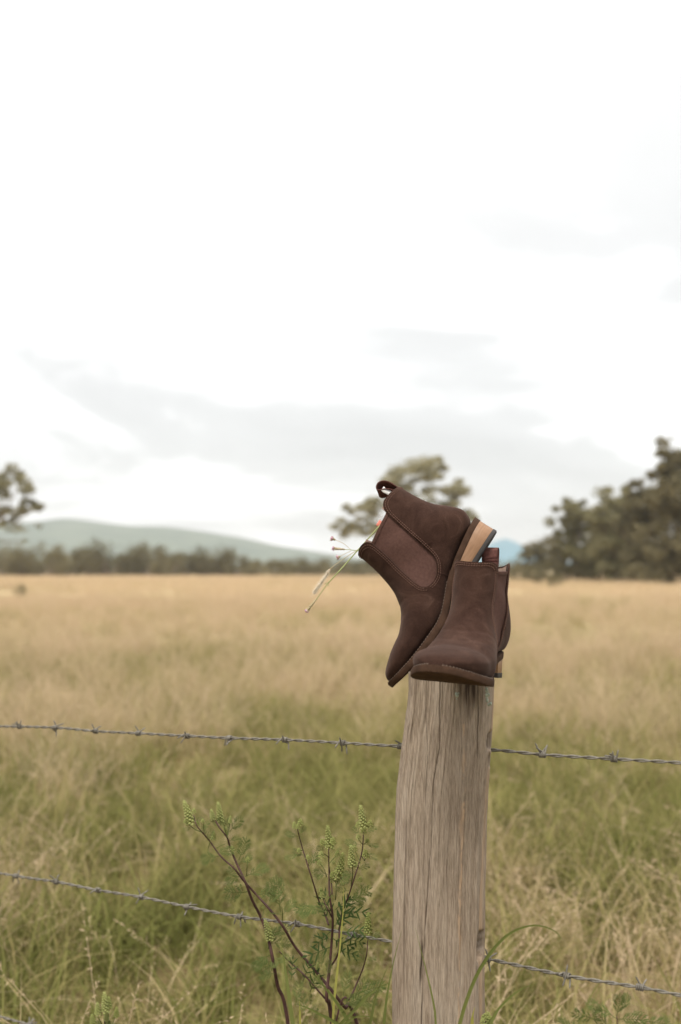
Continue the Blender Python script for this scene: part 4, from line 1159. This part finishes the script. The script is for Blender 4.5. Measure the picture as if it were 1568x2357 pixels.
weed('upright ragweed with clusters of green spikes, nearest the post', 1.545,
     [([(1160, 1745), (1120, 1560), (1140, 1350), (1158, 1130), (1165, 960), (1142, 800), (1138, 640), (1135, 450)], 0.0026, 0.0007),
      ([(1135, 1015), (1105, 930), (1060, 830), (1020, 700), (985, 590), (945, 460), (920, 370), (905, 310)], 0.0013, 0.0006),
      ([(1158, 1310), (1195, 1250), (1213, 1180), (1215, 1040), (1240, 900), (1275, 820), (1330, 650), (1380, 480), (1393, 330)], 0.0014, 0.0007),
      ([(1160, 960), (1130, 900), (1105, 850), (1088, 800)], 0.0010, 0.0006), ([(1160, 790), (1155, 700), (1140, 590)], 0.0009, 0.0005),
      ([(1300, 730), (1312, 640), (1310, 570)], 0.0008, 0.0005), ([(1185, 830), (1190, 760), (1187, 690)], 0.0007, 0.0005), ([(1190, 730), (1205, 680), (1212, 640)], 0.0006, 0.0005), ([(1375, 500), (1400, 540), (1405, 500)], 0.0005, 0.0004),
      ([(1120, 660), (1100, 600), (1070, 560)], 0.0006, 0.0004), ([(1140, 560), (1175, 520), (1198, 500)], 0.0006, 0.0004), ([(1140, 520), (1100, 490), (1082, 500)], 0.0006, 0.0004), ([(985, 590), (990, 550), (982, 525)], 0.0006, 0.0004), ([(945, 460), (925, 470), (915, 470)], 0.0006, 0.0004), ([(1385, 420), (1360, 390), (1354, 375)], 0.0005, 0.0004), ([(1395, 420), (1415, 405), (1421, 395)], 0.0005, 0.0004), ([(1370, 560), (1345, 500), (1330, 470)], 0.0006, 0.0004)],
     [(1142, 450, 1127, 280, 0), (1392, 300, 1370, 130, 0), (1212, 640, 1241, 480, 0), (1308, 580, 1298, 425, 0), (1090, 415, 1083, 378, 2), (1118, 435, 1112, 398, 2), (1165, 415, 1168, 370, 2), (1200, 503, 1200, 468, 2), (1080, 515, 1078, 472, 2), (1068, 568, 1066, 533, 2),
      (1322, 465, 1322, 425, 2), (1354, 378, 1353, 345, 2), (1421, 405, 1422, 378, 2), (1407, 510, 1407, 460, 2), (1352, 292, 1352, 252, 2), (1440, 285, 1440, 240, 2), (1423, 290, 1422, 262, 2), (1393, 335, 1393, 295, 2), (1160, 690, 1158, 650, 2), (1163, 655, 1160, 622, 2), (1185, 670, 1182, 614, 2), (1213, 665, 1214, 630, 2), (1200, 695, 1200, 668, 2), (1338, 590, 1338, 550, 2), (1290, 585, 1288, 560, 2),
      (925, 275, 926, 232, 2), (885, 300, 872, 268, 2), (905, 305, 902, 275, 2), (882, 275, 880, 254, 2), (932, 330, 930, 308, 2), (916, 475, 914, 448, 2), (982, 525, 980, 498, 2), (1080, 770, 1078, 740, 2), (1088, 810, 1082, 775, 2), (1365, 690, 1372, 660, 2), (1170, 560, 1170, 543, 2)],
     [(1090, 900, 165, 0.065, 0), (1080, 870, 195, 0.055, 0), (1165, 950, 110, 0.045, 1), (1180, 1000, 60, 0.05, 1), (1150, 1070, 215, 0.04, 1), (1165, 1100, 320, 0.05, 1), (1240, 1060, 20, 0.045, 1), (1260, 1110, 330, 0.04, 1), (1240, 880, 20, 0.05, 0), (1280, 840, 25, 0.06, 0), (1260, 900, 350, 0.04, 1), (1165, 1180, 190, 0.05, 1), (1200, 1190, 340, 0.04, 1),
      (960, 500, 150, 0.03, 0), (935, 490, 185, 0.04, 0), (990, 580, 60, 0.035, 0), (1000, 560, 40, 0.025, 0), (910, 360, 160, 0.03, 0), (930, 340, 60, 0.02, 0), (1130, 640, 170, 0.035, 0), (1110, 650, 200, 0.025, 0), (1160, 620, 20, 0.025, 0), (1180, 470, 40, 0.02, 0), (1110, 470, 150, 0.025, 0), (1400, 420, 10, 0.035, 0), (1370, 420, 165, 0.035, 0), (1400, 500, 350, 0.03, 0), (1350, 600, 20, 0.03, 0), (1310, 680, 190, 0.035, 0), (1330, 660, 160, 0.03, 0),
      (1290, 760, 170, 0.03, 0), (1215, 740, 60, 0.035, 0), (1190, 800, 160, 0.03, 0), (1165, 860, 200, 0.04, 0), (1140, 1400, 100, 0.04, 0), (1090, 1330, 100, 0.035, 0), (1130, 1480, 150, 0.04, 0), (1380, 340, 150, 0.025, 0), (1405, 330, 30, 0.03, 0), (1180, 900, 30, 0.04, 1), (1200, 1050, 70, 0.045, 1), (1125, 980, 120, 0.03, 1), (1160, 1020, 30, 0.045, 1), (1150, 1130, 160, 0.03, 1)], 3)
weed('thin single-spiked weed stem right beside the post', 1.53,
     [([(1190, 1720), (1290, 1560), (1345, 1440), (1390, 1330), (1415, 1230), (1425, 1120)], 0.0012, 0.0006)],
     [(1425, 1080, 1429, 922, 0), (1410, 1040, 1408, 1020, 2)],
     [(1395, 1280, 150, 0.03, 0), (1400, 1260, 100, 0.035, 0), (1410, 1270, 20, 0.025, 0), (1425, 1110, 20, 0.03, 0), (1420, 1110, 160, 0.03, 0), (1340, 1540, 30, 0.07, 0), (1330, 1560, 60, 0.05, 0), (1300, 1600, 20, 0.06, 0), (1250, 1540, 80, 0.05, 0), (1240, 1620, 40, 0.05, 0), (1290, 1650, 60, 0.04, 0)], 4)
D_ = lambda x, y, Z: up(x, y, Z)
weed('small weed with pale green spikes at the bottom left', 1.75,
     [([(243, 2400), (241, 2357), (240, 2330)], 0.0012, 0.0008), ([(243, 2380), (236, 2360), (228, 2345)], 0.0006, 0.0005), ([(243, 2375), (250, 2350), (250, 2330)], 0.0006, 0.0005), ([(243, 2385), (262, 2350), (267, 2335)], 0.0006, 0.0005), ([(240, 2385), (222, 2365), (215, 2358)], 0.0006, 0.0005)],
     [(243, 2330, 240, 2283, 0), (226, 2335, 224, 2308, 1), (251, 2320, 250, 2294, 1), (268, 2340, 269, 2318, 1), (245, 2350, 245, 2318, 0), (215, 2360, 211, 2335, 1)],
     [(243, 2370, 60, 0.04, 0), (240, 2380, 140, 0.04, 0), (243, 2360, 20, 0.03, 0), (250, 2380, 100, 0.03, 0)], 5, D_)
weed('leafy green weed low at the bottom right under the middle wire', 1.75,
     [([(1430, 2520), (1425, 2420), (1420, 2340)], 0.0015, 0.0008), ([(1425, 2430), (1395, 2380), (1370, 2350)], 0.0008, 0.0006), ([(1425, 2420), (1460, 2370), (1480, 2350)], 0.0008, 0.0006)], [],
     [(1420, 2340, 90, 0.06, 0), (1420, 2350, 30, 0.08, 0), (1420, 2345, 150, 0.08, 0), (1370, 2350, 160, 0.06, 0), (1375, 2355, 200, 0.06, 0), (1480, 2350, 10, 0.07, 0), (1400, 2370, 120, 0.07, 0), (1450, 2370, 60, 0.06, 0), (1430, 2330, 60, 0.05, 0), (1350, 2380, 170, 0.08, 0), (1500, 2370, 330, 0.06, 0), (1440, 2390, 0, 0.09, 0)], 6, D_)
weed('tiny flowering weed tip against the right foot of the post', 1.37,
     [([(1118, 2420), (1117, 2380), (1118, 2350)], 0.0009, 0.0006)], [(1116, 2352, 1115, 2334, 2), (1121, 2350, 1123, 2330, 2), (1125, 2356, 1129, 2340, 2), (1112, 2356, 1110, 2345, 2)],
     [(1120, 2356, 350, 0.02, 0), (1117, 2360, 60, 0.018, 0), (1118, 2370, 120, 0.02, 0)], 7, D_)

# ------------------------------------------------------------------ single tall grass blades by the fence
def tuft(label, blades, seed):
    """blades: (points in the picture, Z, width m, material)"""
    p0 = up(*blades[0][0][0], blades[0][1]); base = np.array([p0[0], p0[1], 0.0])
    e = empty('grass_tuft', base)
    for k, (pts, Z, w, mat) in enumerate(blades):
        Q = [up(x, y, Z) for x, y in pts]
        dn = Q[0] - Q[1]; dn = dn / np.linalg.norm(dn); dn[2] = min(dn[2], -0.5)
        m1 = Q[0] + dn * 0.18; dn2 = dn * 0.5 + np.array([0, 0, -0.7]); m2 = m1 + dn2 / np.linalg.norm(dn2) * 0.2
        root = np.array([m2[0], m2[1], 0.0])
        P = crom([root, m2, m1] + Q, 36); n = len(P)
        T = np.gradient(P, axis=0); T /= np.linalg.norm(T, axis=1)[:, None]
        S = np.cross(T, [0.25 * math.sin(k), 1.0, 0.2]); S /= np.linalg.norm(S, axis=1)[:, None]
        t = np.linspace(0, 1, n); ww = w * np.minimum(1, (1 - t) * 2.2 + 0.04) * (0.7 + 0.3 * np.minimum(1, t * 4))
        up_ = np.cross(S, T)
        V = []
        for i in range(n): V += [P[i] - S[i] * ww[i] / 2 - base, P[i] + up_[i] * ww[i] * 0.14 - base, P[i] + S[i] * ww[i] / 2 - base]
        Fc = [(i * 3 + j, i * 3 + j + 1, i * 3 + j + 4, i * 3 + j + 3) for i in range(n - 1) for j in (0, 1)]
        mesh_obj('blade', V, Fc, mat, e)
    tag(e, label, 'grass', 'tall grass tufts by the fence')
    return e
def g5(*p): return [((700 + x / 1.845) / 1.738, (3150 + y / 1.845) / 1.738) for x, y in p]
tuft('tall green and yellow blades among the ragweed stems', [
   (g5((870, 1745), (840, 1530), (820, 1380), (800, 1250), (788, 1190)), 1.50, 0.0058, BLADE), (g5((1165, 1745), (1175, 1580), (1205, 1300), (1230, 1050), (1245, 850), (1240, 690)), 1.49, 0.0036, BLADEY),
   (g5((925, 1745), (922, 1640), (918, 1560)), 1.5, 0.0035, BLADEY), (g5((1290, 1745), (1235, 1650), (1150, 1530), (1050, 1410), (985, 1345)), 1.47, 0.0055, BLADE), (g5((1200, 1745), (1080, 1680), (960, 1620), (870, 1598)), 1.48, 0.005, BLADE),
   (g5((1440, 1745), (1480, 1560), (1530, 1420), (1580, 1300)), 1.50, 0.0042, BLADE), (g5((1260, 1745), (1320, 1700), (1420, 1690), (1500, 1730)), 1.46, 0.004, BLADE), (g5((1330, 1640), (1420, 1540), (1500, 1480), (1580, 1440)), 1.5, 0.005, BLADE)], 1)
tuft('long green blade arching across the foot of the post to the right', [
   ([(1052, 2380), (1072, 2310), (1100, 2240), (1140, 2180), (1180, 2145), (1230, 2130), (1275, 2142), (1295, 2165)], 1.33, 0.0050, BLADE),
   ([(1005, 2380), (1000, 2320), (985, 2250), (970, 2190), (955, 2130)], 1.33, 0.0028, BLADE),
   ([(1120, 2370), (1150, 2320), (1195, 2280), (1240, 2262)], 1.36, 0.0042, BLADE), ([(1085, 2380), (1088, 2340), (1093, 2318)], 1.34, 0.005, BLADEY),
   ([(880, 2400), (890, 2300), (905, 2220), (925, 2140)], 1.36, 0.004, BLADE)], 2)

# ------------------------------------------------------------------ meadow grass (uncountable)
def clump(seed, n, hlo, hhi, rad, tone, tsd, wid, lean, stalk=0, dead=0.0):
    rng = np.random.default_rng(seed)
    V, C, Fq = [], [], []
    S = 5
    t = np.linspace(0, 1, S)
    for b in range(n):
        a = rng.random() * 6.283; r = rad * rng.random() ** 0.6
        p = np.array([math.cos(a) * r, math.sin(a) * r, -0.02]); h = rng.uniform(hlo, hhi)
        la = rng.random() * 6.283; ln = lean * (0.3 + rng.random()) * h
        d = np.array([math.cos(la), math.sin(la), 0])
        P = p + np.outer(t, [0, 0, h]) + np.outer(t ** 1.9, d * ln); P[:, 2] -= (t ** 2.4) * ln * 0.55
        fa = rng.random() * 6.283; s = np.array([math.cos(fa), math.sin(fa), 0]); is_st = b < stalk
        w = (0.0010 if is_st else wid * (0.6 + 0.7 * rng.random()))
        ww = w * (np.minimum(1, (1 - t) * 1.8 + 0.05) if not is_st else 1.0 + 0 * t)
        i0 = len(V)
        tn = np.clip(tone + tsd * rng.normal() + (0.35 if is_st else 0), 0, 1); dd = dead * (rng.random() < 0.5) * rng.random()
        for k in range(S):
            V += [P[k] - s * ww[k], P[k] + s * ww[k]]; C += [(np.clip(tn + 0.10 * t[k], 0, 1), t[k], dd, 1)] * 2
        for k in range(S - 1): Fq.append((i0 + 2 * k, i0 + 2 * k + 1, i0 + 2 * k + 3, i0 + 2 * k + 2))
        if is_st:     # seed panicle at the tip
            ax = P[-1] - P[-2]; ax /= np.linalg.norm(ax); L_ = rng.uniform(0.07, 0.15)
            for k in range(14):
                q = P[-1] + ax * L_ * (k / 14.0 - 0.55); o = rng.normal(size=3) * 0.6 + ax * 0.9; o /= np.linalg.norm(o); l = rng.uniform(0.006, 0.02)
                sd = np.cross(o, rng.normal(size=3)); sd /= np.linalg.norm(sd); i1 = len(V)
                V += [q, q + o * l * 0.5 + sd * 0.0015, q + o * l, q + o * l * 0.5 - sd * 0.0015]; C += [(min(1, tn + 0.25), 1, 0, 1)] * 4; Fq.append((i1, i1 + 1, i1 + 2, i1 + 3))
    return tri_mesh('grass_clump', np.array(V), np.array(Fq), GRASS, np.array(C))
protos = bpy.data.collections.new('grass_clumps')
SPEC = []
for i in range(4): SPEC.append(clump(100 + i, 46, 0.16, 0.42, 0.11, 0.12, 0.10, 0.0032, 0.75))                    # green tuft
for i in range(4): SPEC.append(clump(110 + i, 42, 0.18, 0.46, 0.12, 0.42, 0.16, 0.0024, 0.85, 4, 0.3))            # mixed
for i in range(4): SPEC.append(clump(120 + i, 34, 0.28, 0.62, 0.16, 0.60, 0.12, 0.0018, 0.55, 15, 0.15))           # seeding
for i in range(3): SPEC.append(clump(130 + i, 60, 0.05, 0.20, 0.16, 0.36, 0.20, 0.0026, 1.6, 0, 0.9))             # thatch
for i in range(3): SPEC.append(clump(140 + i, 90, 0.25, 0.58, 0.55, 0.62, 0.14, 0.0055, 0.6, 40, 0.1))             # wide far clump
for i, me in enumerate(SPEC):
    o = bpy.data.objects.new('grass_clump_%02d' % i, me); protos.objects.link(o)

def scatter():
    rng = np.random.default_rng(77)
    pts, idx, rot, scl = [], [], [], []
    G, Mx, Sd, Th, Fa = [0, 1, 2, 3], [4, 5, 6, 7], [8, 9, 10, 11], [12, 13, 14], [15, 16, 17]
    def zone(y0, y1, dens, kinds, s0, s1, margin, side=0.46):
        A_ = (y1 - y0) * (side * (y0 + y1) + 2 * margin); n = int(A_ * dens)
        y = np.sqrt(rng.random(n * 2) * (y1 ** 2 - y0 ** 2) + y0 ** 2); hwid = side * y + margin
        x = (rng.random(n * 2) * 2 - 1) * (side * y1 + margin); m = np.abs(x) < hwid; x, y = x[m][:n], y[m][:n]
        pa = noise2(x * 0.55 + 31, y * 0.40 + 7) + 0.5 * noise2(x * 1.7, y * 1.3)
        k = rng.random(len(x)) + pa * 0.8
        for xi, yi, ki in zip(x, y, k):
            if math.hypot(xi - 0.16, yi - 1.5) < 0.16 or (yi < 1.75 and abs(xi) < 0.7 and rng.random() < 0.5) or math.hypot(xi, yi) < 0.8: continue
            q = min(1.0, max(0.0, math.log(yi / 3.0) / math.log(40 / 3.0)))      # lusher by the fence, seeding farther out
            lg, lt, lm_ = 0.44 - 0.34 * q, 0.62 - 0.46 * q, 1.02 - 0.62 * q
            pick = G if ki < lg else Th if ki < lt else Mx if ki < lm_ else Sd
            if kinds: pick = kinds if rng.random() < 0.85 else Mx
            pts.append((xi, yi, 0.0)); idx.append(rng.choice(pick)); rot.append((rng.normal() * 0.08, rng.normal() * 0.08, rng.random() * 6.283))
            s = rng.uniform(s0, s1); scl.append((s, s, s * rng.uniform(0.85, 1.15)))
    zone(0.5, 5.0, 54, None, 0.75, 1.15, 2.2, 0.7)
    zone(5.0, 9.0, 40, None, 0.8, 1.2, 2.2, 0.7)
    zone(9.0, 16.0, 24, None, 0.85, 1.25, 2.5, 0.7)
    zone(16.0, 40.0, 7.5, None, 0.95, 1.4, 3.0, 0.7)
    zone(30.0, 150.0, 1.0, Fa, 0.8, 1.4, 6.0, 0.65)
    P = np.array(pts)
    gz = 0.10 * noise2(P[:, 0] * 0.22 + 9, P[:, 1] * 0.22 + 4) + 0.05 * noise2(P[:, 0] * 0.9, P[:, 1] * 0.9)
    P[:, 2] = np.where(P[:, 1] > 205, 0, gz) * np.clip(np.hypot(P[:, 0] - 0.16, P[:, 1] - 1.5) - 0.2, 0, 1)
    me = bpy.data.meshes.new('meadow_grass'); me.vertices.add(len(P)); me.vertices.foreach_set('co', P.astype(np.float32).ravel())
    a = me.attributes.new('idx', 'INT', 'POINT'); a.data.foreach_set('value', np.array(idx, np.int32))
    a = me.attributes.new('rot', 'FLOAT_VECTOR', 'POINT'); a.data.foreach_set('vector', np.array(rot, np.float32).ravel())
    a = me.attributes.new('scl', 'FLOAT_VECTOR', 'POINT'); a.data.foreach_set('vector', np.array(scl, np.float32).ravel())
    o = bpy.data.objects.new('meadow_grass', me); COL.objects.link(o)
    ng = bpy.data.node_groups.new('scatter_grass', 'GeometryNodeTree')
    ng.interface.new_socket('Geometry', in_out='INPUT', socket_type='NodeSocketGeometry'); ng.interface.new_socket('Geometry', in_out='OUTPUT', socket_type='NodeSocketGeometry')
    nn = ng.nodes; gi = nn.new('NodeGroupInput'); go = nn.new('NodeGroupOutput'); iop = nn.new('GeometryNodeInstanceOnPoints'); ci = nn.new('GeometryNodeCollectionInfo')
    ci.inputs['Collection'].default_value = protos; ci.inputs['Separate Children'].default_value = True; ci.inputs['Reset Children'].default_value = True
    def na(nm, ty):
        q = nn.new('GeometryNodeInputNamedAttribute'); q.data_type = ty; q.inputs['Name'].default_value = nm
        return [s for s in q.outputs if s.name == 'Attribute' and s.enabled][0]
    lk = ng.links.new
    lk(gi.outputs[0], iop.inputs['Points']); lk(ci.outputs[0], iop.inputs['Instance']); iop.inputs['Pick Instance'].default_value = True
    lk(na('idx', 'INT'), iop.inputs['Instance Index']); lk(na('rot', 'FLOAT_VECTOR'), iop.inputs['Rotation']); lk(na('scl', 'FLOAT_VECTOR'), iop.inputs['Scale'])
    lk(iop.outputs[0], go.inputs[0])
    md = o.modifiers.new('scatter', 'NODES'); md.node_group = ng
    kind(o, 'stuff'); o['label'] = 'tan and green seeding meadow grass filling the field'
    print('grass clumps', len(P))
    return o
scatter()

# ------------------------------------------------------------------ haze
def haze():
    x0, x1, y0, y1, z0, z1 = -4300, 4300, -60, 5200, -3.0, 190
    v = [(x, y, z) for x in (x0, x1) for y in (y0, y1) for z in (z0, z1)]
    f = [(0, 1, 3, 2), (4, 6, 7, 5), (0, 4, 5, 1), (2, 3, 7, 6), (0, 2, 6, 4), (1, 5, 7, 3)]
    m = bpy.data.materials.new('haze_air'); m.use_nodes = True; t = m.node_tree; t.nodes.clear()
    o = t.nodes.new('ShaderNodeOutputMaterial'); p = t.nodes.new('ShaderNodeVolumePrincipled')
    p.inputs['Color'].default_value = (0.97, 0.985, 0.98, 1); p.inputs['Density'].default_value = 0.00029
    t.links.new(p.outputs[0], o.inputs['Volume'])
    return kind(mesh_obj('haze', v, f, m, smooth=False), 'stuff')
haze()
